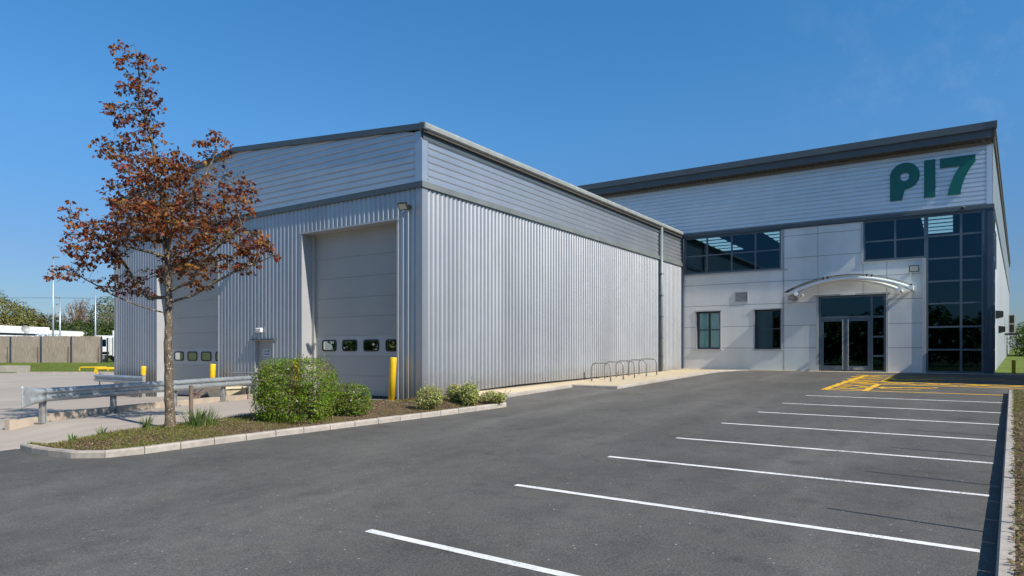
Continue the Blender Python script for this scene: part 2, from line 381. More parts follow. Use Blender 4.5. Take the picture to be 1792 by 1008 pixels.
# island soil: mound between the front kerb and the yard
back = [(-8.9, 1.85), (-8.5, 1.75), (-7.7, 1.62), (-7.0, 1.5), (-6.2, 1.62), (-5.6, 1.64), (-4.8, 1.68), (-4.1, 1.66), (-3, 1.62), (-1.6, 1.55), (-.6, 1.5), (-.12, .9), (-.06, .3), (-.02, -.06), (.6, -.1), (1.3, -.16), (1.42, -.7)]
front = [(-8.92, 1.8), (-8.9, 1.0), (-8.8, .16), (-8.6, -.22), (-8.3, -.45), (-7.9, -.53), (-7.16, -.61), (-6.5, -.73), (-5.4, -.92), (-4.4, -1.11), (-3.2, -1.34), (-1.36, -1.69), (-.6, -1.8), (0, -1.9), (.6, -1.98), (1.2, -2.0), (1.34, -1.7)]
def along(path, t):
    x = t*(len(path)-1); i = min(int(x), len(path)-2); f = x-i
    return path[i][0]*(1-f)+path[i+1][0]*f, path[i][1]*(1-f)+path[i+1][1]*f
def soilpt(t, s):
    a, b = along(front, t), along(back, t)
    u, v = a[0]*(1-s)+b[0]*s, a[1]*(1-s)+b[1]*s
    za = AZ(a[0])+.10
    zb = YZ(b[0], b[1])+.012 if b[1] > .5 else .24+.03*b[0]
    z = za*(1-s)+zb*s+.025*math.sin(math.pi*s)+.035*(noise.noise(Vector((u*2.2, v*2.2, 0))))*math.sin(math.pi*min(1, s*1.1))**.5
    return Vector((u, v, z))
mb = MB(); NT, NS = 110, 22
for i in range(NT+1):
    for j in range(NS+1): mb.v.append(tuple(soilpt(i/NT, j/NS)))
for i in range(NT):
    for j in range(NS):
        k = i*(NS+1)+j; mb.f.append((k, k+1, k+NS+2, k+NS+1)); mb.m.append(0)
tag(mb.build('island_soil', M['soil'], smooth=True), kind='structure')
def soil_near(u, v):
    best = None
    for i in range(0, NT+1, 1):
        for j in range(0, NS+1, 2):
            p = mb_soil[i*(NS+1)+j]; d = (p[0]-u)**2+(p[1]-v)**2
            if best is None or d < best[0]: best = (d, p[2])
    return best[1]
mb_soil = mb.v

# right planting bank beyond the car park kerb
mb = MB()
def bank(u, d): return (u, kerbv(u)-.12-d, AZ(u)+.115+.10*min(d, 3)+.05*noise.noise(Vector((u*1.6, d*1.6, 3))))
uu = [-22, -16, -12]+[-10+.35*k for k in range(60)]; dd = [0, .25, .5, .8, 1.2, 2, 3.5, 6, 12, 26]
for a, b in zip(uu, uu[1:]):
    if b > 10.85: break
    for c, d in zip(dd, dd[1:]): mb.quad(bank(a, c), bank(b, c), bank(b, d), bank(a, d))
tag(mb.build('planting_bank_soil', M['soil'], smooth=True), kind='structure')

# tan path along the side wall, wide at the cycle stands
mb = MB()
path_poly = [(1.2, -.62), (7.75, -.62), (7.75, -2.46), (18.2, -2.78), (19.3, -2.95), (20.2, -3.3), (20.72, -3.9), (20.72, .1), (1.2, .1)]
def PZ(u): return AZ(u)+.105 if u < 15 else AZ(u)+.105-.07*sm((u-15)/5.7)
def wallbase(u): return .275+.031*min(u, 5)+.0083*max(0, u-5)
inner = [(1.2, -.5), (7.87, -.5), (7.87, -2.34), (18.1, -2.66), (19.2, -2.82), (20.1, -3.2), (20.7, -3.7), (20.7, .1), (1.2, .1)]
mb.prism(inner, lambda p: (p[0], p[1], max(PZ(p[0]), AZ(p[0])+.01)+(wallbase(p[0])-PZ(p[0]))*.8*(max(0, 1+p[1]/.5) if p[1] > -.5 else 0)), lambda p: (p[0], p[1], AZ(p[0])-.1))
tag(mb.build('tan_footpath', M['tan']), kind='structure')
kerb('footpath_kerb', [(1.5, -.62, AZ(1.5)), (7.75, -.62, AZ(7.75))], .12, .11, .9, 1)
kerb('footpath_kerb', [(7.75, -.62, AZ(7.75)), (7.75, -2.46, AZ(7.75))], .12, .11, .9, 1)
kerb('footpath_kerb', [(7.75, -2.46, AZ(7.75)), (13, -2.62, AZ(13)), (16, -2.71, AZ(16))], .12, .11, .9, 1)
kerb('footpath_kerb', [(16, -2.71, AZ(16)), (18.2, -2.78, AZ(18.2)-.02), (19.3, -2.95, AZ(19.3)-.04), (20.2, -3.3, AZ(20.2)-.06), (20.7, -3.85, AZ(20.7)-.07)], .12, .11, .9, 1)

# paved strip along the office front
mb = MB()
v = .1
while v > -30:
    w = .9; m_ = 0 if v > -10 else 1
    mb.box(20.7, 21.75 if v < -13.2 else 21.62, v-w+.008, v, .35, .582+random.uniform(-.002, .002), m_); v -= w
tag(mb.build('office_pavement', [M['tan'], M['slab']]), kind='structure')

# lawn bank beside the office
mb = MB()
def lz(u): return .56 if u < 22 else .56+.013*(u-22)
for a, b in zip([21.75, 30, 40, 55, 75, 100], [30, 40, 55, 75, 100, 140]):
    mb.quad((a, -13.9-.066*(a-21.6), lz(a)), (b, -13.9-.066*(b-21.6), lz(b)), (b, -90, lz(b)), (a, -90, lz(a)))
tag(mb.build('lawn', M['lawn']), kind='structure')

# raised verge in front of the far fence
mb = MB()
def fp(s, d, z): p = Vector((14.4, 61.6, 0))+RT*s+FW*d; return (p.x, p.y, z)
mb.quad(fp(-60, -7, -.40), fp(30, -7, -.40), fp(30, -4, -.2), fp(-60, -4, -.2))
mb.quad(fp(-60, -4, -.2), fp(30, -4, -.2), fp(30, 0, .36), fp(-60, 0, .36))
mb.quad(fp(-60, 0, .36), fp(30, 0, .36), fp(30, 60, .4), fp(-60, 60, .4))
tag(mb.build('grass_verge', M['lawn']), kind='structure')
mb = MB()
c = Vector(fp(-28.3, -6.2, 0)); mb.obox((c.x, c.y, -.2), RT*30.6, FW*.3, UP*.42)
tag(mb.build('verge_kerb', M['kerb']), kind='structure')
mb = MB()
for k in range(34):
    c = Vector(fp(2.4+k*.92, -7.0, -.42)); mb.obox(c, RT*.45, FW*.07, UP*.11)
tag(mb.build('verge_kerb', M['kerb']), kind='structure')

# ------------------------------------------------------------------ painted markings (4 mm above the asphalt)
def strip(m, a, b, w, lift=.004):
    a, b = Vector(a), Vector(b); t = (b-a).normalized(); n = Vector((-t.y, t.x))*w/2
    L_ = (b-a).length; k = max(1, int(L_/.14))
    for i in range(k):
        p, q = a+(b-a)*i/k, a+(b-a)*(i+1)/k; j0 = [1+.09*noise.noise(Vector((p.x*9, p.y*9, e))) for e in (0, 7)]; j1 = [1+.09*noise.noise(Vector((q.x*9, q.y*9, e))) for e in (0, 7)]
        m.quad(*[(x.x, x.y, AZ(x.x)+lift) for x in (p-n*j0[0], q-n*j1[0], q+n*j1[1], p+n*j0[1])])
lines = [(-9.27, -7.487, -12.6), (-6.76, -7.672, -12.755), (-4.31, -7.868, -12.915), (-1.95, -8.161, -13.045), (.49, -8.306, -13.19), (2.9, -8.508, -13.345), (5.25, -8.604, -13.49), (7.84, -8.756, -13.67)]
for u, a, b in lines:
    mb = MB(); strip(mb, (u+.03, a), (u-.05, b), .1)
    tag(mb.build('road_marking', M['whiteline']), kind='structure')
mb = MB()
strip(mb, (10.3, -8.82), (10.25, -13.85), .14); strip(mb, (10.3, -8.9), (18.63, -9.36), .2)
strip(mb, (10.3, -10.13), (13.5, -10.28), .2, .005); strip(mb, (14.7, -10.32), (17.75, -10.42), .2, .005)
strip(mb, (13.5, -8.98), (13.0, -15.6), .16, .006); strip(mb, (14.72, -9.02), (14.25, -15.6), .16, .006)
strip(mb, (18.6, -9.25), (17.6, -14.2), .15, .006); strip(mb, (17.7, -9.2), (16.6, -14.6), .12, .007)
for k in range(6):   # hatching of the side strip
    u0 = 10.4+k*1.38
    strip(mb, (u0, -8.9), (u0+1.25, -10.1), .13, .008); strip(mb, (u0+1.3, -8.95), (u0+.1, -10.1), .13, .009)
for k in range(5):   # hatching of the strip between the bays
    v0 = -9.1-k*1.2
    strip(mb, (13.45, v0), (14.6, v0-1.2), .14, .008); strip(mb, (14.6, v0), (13.45, v0-1.2), .14, .009)
def chair(m, u0, v0, s):
    """painted wheelchair user symbol, head towards +y"""
    def P(a, b): return (u0+a*s, v0+b*s*1.9)
    arc = [P(-.12+.36*math.cos(t), -.12+.36*math.sin(t)) for t in [R(a) for a in range(-60, 215, 18)]]
    for a, b in zip(arc, arc[1:]): strip(m, a, b, .15, .010)
    strip(m, P(.05, .55), P(.05, .0), .17, .011); strip(m, P(.05, .0), P(.32, -.05), .15, .012); strip(m, P(.32, -.05), P(.42, -.5), .15, .0105)
    strip(m, P(.42, -.5), P(.55, -.46), .14, .013); strip(m, P(.05, .25), P(.28, .2), .13, .0125)
    m.poly([(*P(.05+.13*math.cos(t), .74+.13*math.sin(t)/1.5), AZ(u0)+.0135) for t in [R(a) for a in range(0, 360, 30)]])
chair(mb, 11.75, -11.0, 1.15); chair(mb, 16.1, -11.1, 1.15)
tag(mb.build('road_marking', M['yellowline']), kind='structure')

# ------------------------------------------------------------------ profiled cladding
PV = [(0, 0), (.065, 0), (.100, .034), (.165, .034)]
def vclad(m, s0, s1, zb, zt, put, phase=0):
    pts = [(s0, None)]
    k0 = math.floor((s0-phase)/.2)-1
    full = []
    for k in range(k0, k0+int((s1-s0)/.2)+4):
        for ds, o in PV: full.append((phase+k*.2+ds, o))
    def off(s):
        for a, b in zip(full, full[1:]):
            if a[0] <= s <= b[0]: return a[1]+(b[1]-a[1])*(s-a[0])/(b[0]-a[0]+1e-9)
        return 0
    P = [(s0, off(s0))]+[p for p in full if s0+1e-4 < p[0] < s1-1e-4]+[(s1, off(s1))]
    for (a, oa), (b, ob) in zip(P, P[1:]):
        m.quad(put(a, oa, zb(a)), put(b, ob, zb(b)), put(b, ob, zt(b)), put(a, oa, zt(a)))
PH = [(0, .036), (.130, .036), (.142, 0), (.170, 0)]
def hclad(m, z0, z1, lim, put, phase=0):
    k = math.floor((z0-phase)/.2)-1; full = []
    for q in range(k, k+int((z1-z0)/.2)+4):
        for dz, o in PH: full.append((phase+q*.2+dz, o))
    def off(s):
        for a, b in zip(full, full[1:]):
            if a[0] <= s <= b[0]: return a[1]+(b[1]-a[1])*(s-a[0])/(b[0]-a[0]+1e-9)
        return 0
    P = [(z0, off(z0))]+[p for p in full if z0+1e-4 < p[0] < z1-1e-4]+[(z1, off(z1))]
    for (a, oa), (b, ob) in zip(P, P[1:]):
        la, lb = lim(a), lim(b)
        if la[1] <= la[0]: continue
        m.quad(put(la[0], oa, a), put(la[1], oa, a), put(max(lb[1], lb[0]), ob, b), put(lb[0], ob, b))
U0 = lambda s, o, z: (-o, s, z)          # loading face
V0 = lambda s, o, z: (s, -o, z)          # side wall
UL = 21.6
UO = lambda s, o, z: (UL-o, s, z)        # office front

# ------------------------------------------------------------------ warehouse
wh = empty('warehouse', (0, 0, .2), label='long silver ribbed metal warehouse with two grey loading doors', cat='warehouse')
W = 17.7
gb = lambda v: 7.9+.0945*min(v, W-v)
yb = lambda v: YZ(0, v)-.06
mb = MB()
for a, b, lo, hi in [(.2, .95, None, 6.25), (.95, 5.2, 5.43, 6.25), (5.2, 6.7, None, 6.25), (6.7, 7.75, 1.97, 6.25), (7.75, 9.95, None, 6.25), (9.95, 14.2, 5.04, 6.25), (14.2, W-.2, None, 6.25)]:
    vclad(mb, a, b, (yb if lo is None else (lambda s, q=lo: q)), lambda s: 6.25, U0)
mb.build('loading_wall', M['clad'], wh)
mb = MB(); vclad(mb, .2, 21.56, lambda u: wallbase(u), lambda s: 6.25, V0); mb.build('side_wall', M['clad'], wh)
mb = MB(); vclad(mb, 0, 21.56, lambda u: -.5, lambda s: 7.9, lambda s, o, z: (s, W+o, z)); mb.build('far_side_wall', M['clad'], wh)
mb = MB(); hclad(mb, 6.42, 7.62, lambda z: (.22, 21.45), V0, 6.44); mb.build('side_parapet', M['clad_h'], wh)
mb = MB()
def glim(z):
    if z <= 7.86: return (.22, W-.22)
    d = (z-7.9)/.0945+.02; return (max(.22, d), min(W-.22, W-d))
hclad(mb, 6.42, 8.70, glim, U0, 6.44); mb.build('gable_parapet', M['clad_h'], wh)
mb = MB()   # flat backing behind the profiles
mb.box(.04, .08, .05, .93, -.2, 7.8); mb.box(.04, .08, 5.22, 6.68, -.2, 7.8); mb.box(.04, .08, 7.77, 9.93, -.2, 7.8); mb.box(.04, .08, 14.22, W-.05, -.7, 7.8)
mb.box(.04, .08, .93, 5.22, 5.46, 7.8); mb.box(.04, .08, 6.68, 7.77, 2.0, 7.8); mb.box(.04, .08, 9.93, 14.22, 5.07, 7.8)
mb.box(.08, 21.5, .04, .08, .1, 7.9)
mb.build('liner', M['rubber'], wh)
mb = MB()   # corner flashings
mb.box(-.045, .2, -.045, .0, .22, 6.25); mb.box(-.045, 0, 0, .2, .18, 6.25); mb.build('corner_flashing', M['clad'], wh)
mb = MB(); mb.box(-.045, .2, -.045, 0, 6.42, 7.62); mb.box(-.045, 0, 0, .22, 6.42, 7.86); mb.build('corner_flashing', M['clad_h'], wh)
mb = MB(); mb.box(-.045, 0, W-.22, W, -.5, 6.25); mb.build('corner_flashing', M['clad'], wh)
mb = MB(); mb.box(-.045, 0, W-.22, W, 6.42, 7.86); mb.build('corner_flashing', M['clad_h'], wh)
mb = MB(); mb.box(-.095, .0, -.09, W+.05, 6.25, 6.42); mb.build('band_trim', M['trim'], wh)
mb = MB(); mb.box(-.09, 21.52, -.095, -.0, 6.25, 6.42); mb.build('band_trim', M['sunlit_trim'], wh)
mb = MB(); mb.box(0, 21.5, -.055, 0, 7.62, 7.86); mb.build('eaves_trim', M['trim'], wh)
mb = MB()   # rolled gutter
sec = [(-.0, 7.86), (-.16, 7.86), (-.215, 7.90), (-.225, 8.0), (-.20, 8.055), (-.17, 8.06), (.0, 8.10)]
mb.prism([(y, z) for y, z in sec], lambda p: (-.10, p[0], p[1]), lambda p: (21.15, p[0], p[1]+.06))
for k in range(1, 8): mb.prism([(y*1.03, (z-7.97)*1.04+7.97) for y, z in sec], lambda p: (2.9*k, p[0], p[1]+.009*k), lambda p: (2.9*k+.06, p[0], p[1]+.009*k))
mb.build('gutter', M['gutter'], wh)
mb = MB(); mb.box(-.08, 21.14, -.15, -.055, 7.80, 7.858); mb.build('gutter_soffit', M['gutterdark'], wh)
mb = MB()   # verge trims following the gable
for a, b in ((-.2, W/2), (W/2, W+.2)):
    h = lambda v: 7.88+.0945*min(v, W-v)
    mb.hexa([(-.14, a, h(a)), (.06, a, h(a)), (.06, b, h(b)), (-.14, b, h(b)), (-.14, a, h(a)+.165), (.06, a, h(a)+.165), (.06, b, h(b)+.165), (-.14, b, h(b)+.165)])
mb.build('verge_trim', M['trim'], wh)
mb = MB()   # roof sheets
for a, b in ((0, W/2), (W/2, W)):
    h = lambda v: 8.0+.0945*min(v, W-v)
    mb.hexa([(.06, a, h(a)-.1), (21.55, a, h(a)-.1), (21.55, b, h(b)-.1), (.06, b, h(b)-.1), (.06, a, h(a)), (21.55, a, h(a)), (21.55, b, h(b)), (.06, b, h(b))])
mb.build('roof', M['greyroof'], wh)
# loading door surrounds + sectional doors
def rrect(c0, c1, w, h, r, n=5):
    out = []
    for cx, cy, a0 in ((w/2-r, h/2-r, 0), (-w/2+r, h/2-r, 90), (-w/2+r, -h/2+r, 180), (w/2-r, -h/2+r, 270)):
        for k in range(n): a = R(a0+90*k/(n-1)); out.append((c0+cx+r*math.cos(a), c1+cy+r*math.sin(a)))
    return out
for dv, dz in ((0, 0), (9.0, -.39)):
    a, b, top = .95+dv, 5.2+dv, 5.43+dz
    mb = MB()
    mb.box(-.04, .0, a-.06, a, -.3+dz, top+.0); mb.box(-.04, 0, b, b+.06, -.3+dz, top); mb.box(-.045, 0, a-.06, b+.06, top, top+.05)
    mb.box(0, .5, a-.02, a, -.3+dz, top); mb.box(0, .5, b, b+.02, -.3+dz, top); mb.box(0, .5, a, b, top, top+.02)
    mb.box(.36, .46, b-.13, b-.001, -.3+dz, top-.001, 1); mb.box(.36, .46, a+.001, a+.13, -.3+dz, top-.001, 1); mb.box(.38, .46, a+.13, b-.13, top-.07, top-.002, 1)
    mb.build('door_surround', [M['jamb'], M['door']], wh)
    mb = MB(); zs = [.17, .82, 1.44, 2.08, 2.69, 3.3, 3.95, 4.6, 5.4]
    for k, (z0, z1) in enumerate(zip(zs, zs[1:])):
        mb.box(.45 if k != 2 else .447, .5, a+.12, b-.12, z0+dz+.006, z1+dz-.006, 1 if k == 2 else 0)
    mb.box(.463, .52, a+.12, b-.12, zs[0]+dz, zs[-1]+dz-.01); mb.box(.41, .5, a+.13, b-.13, zs[0]+dz-.1, zs[0]+dz+.04, 2)
    rd = mb.build('sectional_door', [M['door'], M['doorlight'], M['rubber']], wh)
    for k in range(4):
        c = 4.42+dv-.965*k; z = 1.767+dz; mw = MB()
        mw.prism(rrect(c, z, .68, .37, .09), lambda p: (.425, *p), lambda p: (.446, *p), 0, [rrect(c, z, .58, .28, .06)])
        mw.prism(rrect(c, z, .58, .28, .06), lambda p: (.436, *p), lambda p: (.444, *p), 1)
        mw.build('window', [M['rubber'], M['glassgrey']], rd)
# personnel door
mb = MB(); mb.box(.1, .14, 6.74, 7.71, -.2, 1.94); pd = mb.build('steel_door', M['door'], wh)
mb = MB(); mb.box(-.04, .14, 6.68, 6.74, -.2, 1.97); mb.box(-.04, .14, 7.71, 7.77, -.2, 1.97); mb.box(-.04, .14, 6.74, 7.71, 1.94, 1.97); mb.build('door_frame', M['jamb'], pd)
mb = MB(); mb.box(-.14, -.035, 6.55, 7.9, 1.972, 2.01); mb.build('drip_hood', M['trim'], pd)
mb = MB(); mb.box(.086, .098, 7.03, 7.44, 1.43, 1.66); mb.box(.082, .086, 7.06, 7.41, 1.555, 1.64, 1); mb.box(.082, .086, 7.06, 7.41, 1.45, 1.535, 2)
for z, n in ((1.60, 4), (1.50, 5)):
    for k in range(n): mb.box(.079, .082, 7.34-k*.062, 7.37-k*.062, z-.018, z+.018)
mb.build('door_notice', [M['white'], M['greenplate'], M['blueplate']], pd)
mb = MB(); mb.tube([(.1, 6.85, .9), (.04, 6.85, .9), (.04, 6.97, .9)], .012, 8); mb.build('handle', M['steel'], pd)
# downpipe
mb = MB(); mb.tube([(18.13, -.13, .54), (18.13, -.13, 7.9)], .085, 14); dp = mb.build('downpipe', M['pipe'], wh, smooth=True)
for z in (1.25, 2.2, 3.3, 4.4, 5.5): mb = MB(); mb.box(18.0, 18.26, -.2, -.0, z, z+.05); mb.build('pipe_bracket', M['trim'], dp)
mb = MB(); mb.box(17.93, 18.0, -.05, .0, .55, 7.6); mb.box(18.26, 18.31, -.04, 0, .55, 7.6); mb.build('joint_cover', M['trimdark'], wh)
mb = MB(); mb.box(21.42, 21.56, -.09, 0, .56, 7.86); mb.build('end_flashing', M['trimdark'], wh)
mb = MB(); mb.box(-.0, 21.5, -.012, .06, .0, .27); mb.box(0, .06, 0, .93, -.3, .2); mb.build('plinth', M['kerb'], wh)

# ------------------------------------------------------------------ office building
of = empty('office_building', (UL, -7, .55), label='two storey silver office block with blue glazing and big teal lettering', cat='office block')
SD = Vector((1, -.066, 0)).normalized(); SN = Vector((-.066, -1, 0)).normalized()   # its right side wall runs along SD, faces SN
CO = Vector((UL, -13.95, 0))
def so(s, o, z): p = CO+SD*s+SN*o; return (p.x, p.y, z)
mb = MB(); hclad(mb, 8.05, 10.66, lambda z: (-13.76, 12), UO, 8.09); mb.box(UL+.02, UL+.06, -13.9, 12, 8.0, 10.8); mb.build('upper_cladding', M['clad_o'], of)
mb = MB(); mb.box(UL-.045, UL, -13.97, -13.76, 8.02, 10.66); mb.build('corner_flashing', M['clad_o'], of)
mb = MB(); mb.box(UL-.05, UL+.02, -13.95, 12, 10.66, 10.80); mb.build('head_trim', M['headtrim'], of)
mb = MB(); mb.box(UL-.11, UL, -14.03, .0, 7.86, 8.03); mb.box(UL-.085, UL, -14.0, -.1, 7.80, 7.86, 1); mb.build('band_trim', [M['trim'], M['trimdark']], of)
mb = MB(); mb.box(20.72, 20.9, -14.1, 12, 11.12, 11.43); mb.box(20.86, 20.93, -14.06, 12, 10.80, 11.12, 0); mb.build('fascia', M['trim'], of)
mb = MB(); mb.box(20.93, UL-.05, -13.98, 12, 10.83, 10.86); sf = mb.build('soffit', M['gutterdark'], of)
mb = MB()
for k in range(112):
    v = -13.9+k*.23; mb.box(20.95, UL-.05, v, v+.15, 10.795, 10.829)
mb.build('soffit_slat', M['gutterdark'], sf)
mb = MB(); mb.box(20.9, 60, -13.7, 12, 11.2, 11.42); mb.hexa([so(-.9, -.3, 11.15), so(56, -.3, 11.15), so(56, .16, 11.15), so(-.9, .16, 11.15), so(-.9, -.3, 11.424), so(56, -.3, 11.424), so(56, .16, 11.424), so(-.9, .16, 11.424)]); mb.build('roof', M['trim'], of)
mb = MB(); mb.hexa([so(-.75, .0, 10.8), so(56, 0, 10.8), so(56, .11, 10.8), so(-.75, .11, 10.8), so(-.75, .0, 11.15), so(56, 0, 11.15), so(56, .11, 11.15), so(-.75, .11, 11.15)]); mb.build('verge_trim', M['gutterdark'], of)
# flat panels with open joints; openings left free
opens = [(-5.2, -.1, 5.74, 7.86), (-13.95, -11.5, .55, 7.86), (-11.5, -8.95, 5.84, 7.86), (-2.1, -.8, 1.67, 3.72), (-5.2, -3.9, 1.67, 3.72), (-9.9, -6.97, .55, 4.28)]
ys = sorted({-.02, -5.3, -5.34, -6.94, -8.93, -9.93, -11.42, *[y for o in opens for y in o[:2]]})
zs = sorted({.575, 1.725, 2.87, 4.015, 5.16, 6.305, 7.43, 7.86, *[z for o in opens for z in o[2:]]})
jz = {1.725, 2.87, 4.015, 5.16, 6.305, 7.43}; jy = {-5.3, -5.34, -6.94, -8.93, -9.93, -11.42}
mb = MB()
for a, b in zip(ys, ys[1:]):
    for c, d in zip(zs, zs[1:]):
        my, mz = (a+b)/2, (c+d)/2
        if my > -.02 or any(o[0] < my < o[1] and o[2] < mz < o[3] for o in opens) or mz < .575: continue
        g = .009
        mb.box(UL, UL+.03, a+(g if a in jy else 0), b-(g if b in jy else 0), c+(g if c in jz else 0), d-(g if d in jz else 0), 0)
mb.build('wall_panels', M['panel'], of)
mb = MB()
def back_walls(m, x0, x1):
    for a, b in zip(ys, ys[1:]):
        for c, d in zip(zs, zs[1:]):
            my, mz = (a+b)/2, (c+d)/2
            if not any(o[0] < my < o[1] and o[2] < mz < o[3] for o in opens): m.box(x0, x1, a, b, c, d)
back_walls(mb, UL+.032, UL+.05); mb.build('wall_core', M['rubber'], of)
# rooms seen through the glass
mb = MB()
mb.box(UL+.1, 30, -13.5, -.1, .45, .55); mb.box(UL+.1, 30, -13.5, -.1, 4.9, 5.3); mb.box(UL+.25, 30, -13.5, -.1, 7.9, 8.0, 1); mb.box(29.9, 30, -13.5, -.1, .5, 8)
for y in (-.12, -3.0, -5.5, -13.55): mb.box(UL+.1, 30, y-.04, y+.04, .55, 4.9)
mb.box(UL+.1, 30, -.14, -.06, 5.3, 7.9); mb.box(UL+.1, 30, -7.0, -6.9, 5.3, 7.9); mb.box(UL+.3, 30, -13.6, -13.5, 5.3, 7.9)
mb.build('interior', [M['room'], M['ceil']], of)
for y0 in (-1.1, -4.75, -11.9):
    for k in range(5):
        m2 = MB(); x = UL+.9+k*1.15; m2.box(x, x+.62, y0-.62, y0+.62, 7.86, 7.895); m2.build('ceiling_light', M['lit'], of)
mb = MB()
for a, b in ((-2.0, -1.52), (-1.42, -.9)): mb.box(UL+.235, UL+.245, a, b, 1.7, 3.68)
mb.build('window_blind', M['curtain'], of)

def window(name, y0, y1, z0, z1, mull=(), rails=(), fw=.06, glass='glass', mats='frame', parent=of, d=.07, setback=.05):
    m = MB(); x0, x1 = UL+setback-.05, UL+setback+d-.05
    m.box(x0, x1, y0, y0+fw, z0, z1); m.box(x0, x1, y1-fw, y1, z0, z1); m.box(x0, x1, y0+fw, y1-fw, z0, z0+fw); m.box(x0, x1, y0+fw, y1-fw, z1-fw, z1)
    for y in mull: m.box(x0-.004, x1, y-fw*.55, y+fw*.55, z0+fw, z1-fw)
    xs = [y0+fw]+[q for y in sorted(mull) for q in (y-fw*.55, y+fw*.55)]+[y1-fw]
    for z in rails:
        for a, b in zip(xs[::2], xs[1::2]): m.box(x0-.002, x1, a, b, z-fw*.45, z+fw*.45)
    o = m.build(name, M[mats], parent)
    g = MB(); g.box(x1-.03, x1-.018, y0+fw*.5, y1-fw*.5, z0+fw*.5, z1-fw*.5); g.build('glass', M[glass], o)
    return o
window('strip_window', -5.205, -.14, 5.79, 7.8, (-1.39, -2.71, -3.94), (6.78,), .075)
window('corner_glazing', -11.5, -8.945, 5.88, 7.8, (-10.27,), (6.80,), .075)
window('column_glazing', -13.66, -11.502, .58, 7.8, (-12.83,), (1.634, 2.672, 3.736, 4.749, 5.787, 6.825), .085)
for y0, y1, g in ((-2.07, -.83, 'glasspale'), (-5.17, -3.93, 'glass')):
    window('small_window', y0, y1, 1.69, 3.69, ((y0+y1)/2,) if g == 'glasspale' else (), (2.72,), .055, g, 'framedark', setback=.19)
mb = MB()  # reveals, sills, heads of pale flashing
for y0, y1 in ((-2.1, -.8), (-5.2, -3.9)):
    mb.box(UL-.03, UL+.26, y0-.06, y0, 1.67, 3.72); mb.box(UL-.03, UL+.26, y1, y1+.06, 1.67, 3.72)
    mb.box(UL-.07, UL+.26, y0-.1, y1+.1, 1.60, 1.67); mb.box(UL-.05, UL+.26, y0-.1, y1+.1, 3.72, 3.78)
mb.box(UL-.06, UL+.05, -5.5, -.1, 5.70, 5.77); mb.box(UL-.03, UL+.05, -5.3, -5.2, 5.77, 7.80)
mb.box(UL-.03, UL+.05, -8.95, -8.85, 5.86, 7.80); mb.box(UL-.05, UL+.05, -11.5, -8.85, 5.79, 5.86); mb.box(UL-.05, UL+.05, -11.5, -11.36, .57, 5.79)
mb.box(UL-.04, UL+.1, -6.97, -6.86, .57, 4.29); mb.box(UL-.04, UL+.1, -10.0, -9.9, .57, 4.29); mb.box(UL-.05, UL+.1, -10.1, -6.78, 4.29, 4.36)
mb.build('pale_flashing', M['jamb'], of)
# corner post of blue steel
mb = MB(); mb.box(UL-.04, UL+.2, -13.97, -13.67, .56, 7.80); mb.box(UL-.055, UL-.035, -13.80, -13.78, .56, 7.8); mb.build('corner_post', M['trimdark'], of)
# entrance
mb = MB(); x0, x1 = UL+.04, UL+.14
mb.box(x0, x1, -6.97-.0, -6.97+.0001, .57, 4.28)
for y in (-7.02, -9.30, -9.85): mb.box(x0, x1, y-.05, y+.05, .57, 4.26)
for a, b in ((-9.25, -7.07), (-9.8, -9.35)):
    mb.box(x0, x1, a, b, 4.18, 4.26); mb.box(x0, x1, a, b, 3.17, 3.27)
for z in (1.34, 2.26): mb.box(x0, x1, -9.8, -9.35, z-.04, z+.04)
mb.box(x0, x1, -9.8, -9.35, .57, .65)
en = mb.build('entrance_frame', M['frame'], of)
mb = MB(); mb.box(x0+.05, x0+.062, -9.25, -7.07, 3.27, 4.18); mb.box(x0+.05, x0+.062, -9.8, -9.35, .65, 4.18); mb.build('glass', M['glass'], en)
for a, b, hy in ((-8.155, -7.08, -8.06), (-9.24, -8.165, -8.30)):
    mb = MB(); fwd = .11
    mb.box(x0+.02, x0+.07, a, a+fwd, .6, 3.16); mb.box(x0+.02, x0+.07, b-fwd, b, .6, 3.16); mb.box(x0+.02, x0+.07, a+fwd, b-fwd, .6, .85); mb.box(x0+.02, x0+.07, a+fwd, b-fwd, 3.03, 3.16)
    dl = mb.build('glass_door', M['frame'], of)
    mb = MB(); mb.box(x0+.04, x0+.05, a+fwd, b-fwd, .85, 3.03); mb.build('glass', M['glass'], dl)
    mb = MB(); mb.tube([(x0-.08, hy, .68), (x0-.08, hy, 3.12)], .028, 10)
    for z in (.85, 2.95): mb.tube([(x0-.08, hy, z), (x0+.02, hy, z)], .014, 8)
    mb.build('handle', M['steel'], dl, smooth=False)
mb = MB(); mb.box(x0+.0, x0+.02, -8.95, -8.5, .66, .78); mb.build('letter_plate', M['steel'], of)
mb = MB(); mb.box(UL-.09, UL-.04, -8.6, -7.95, 4.30, 4.38); mb.build('door_sensor', M['white'], of)
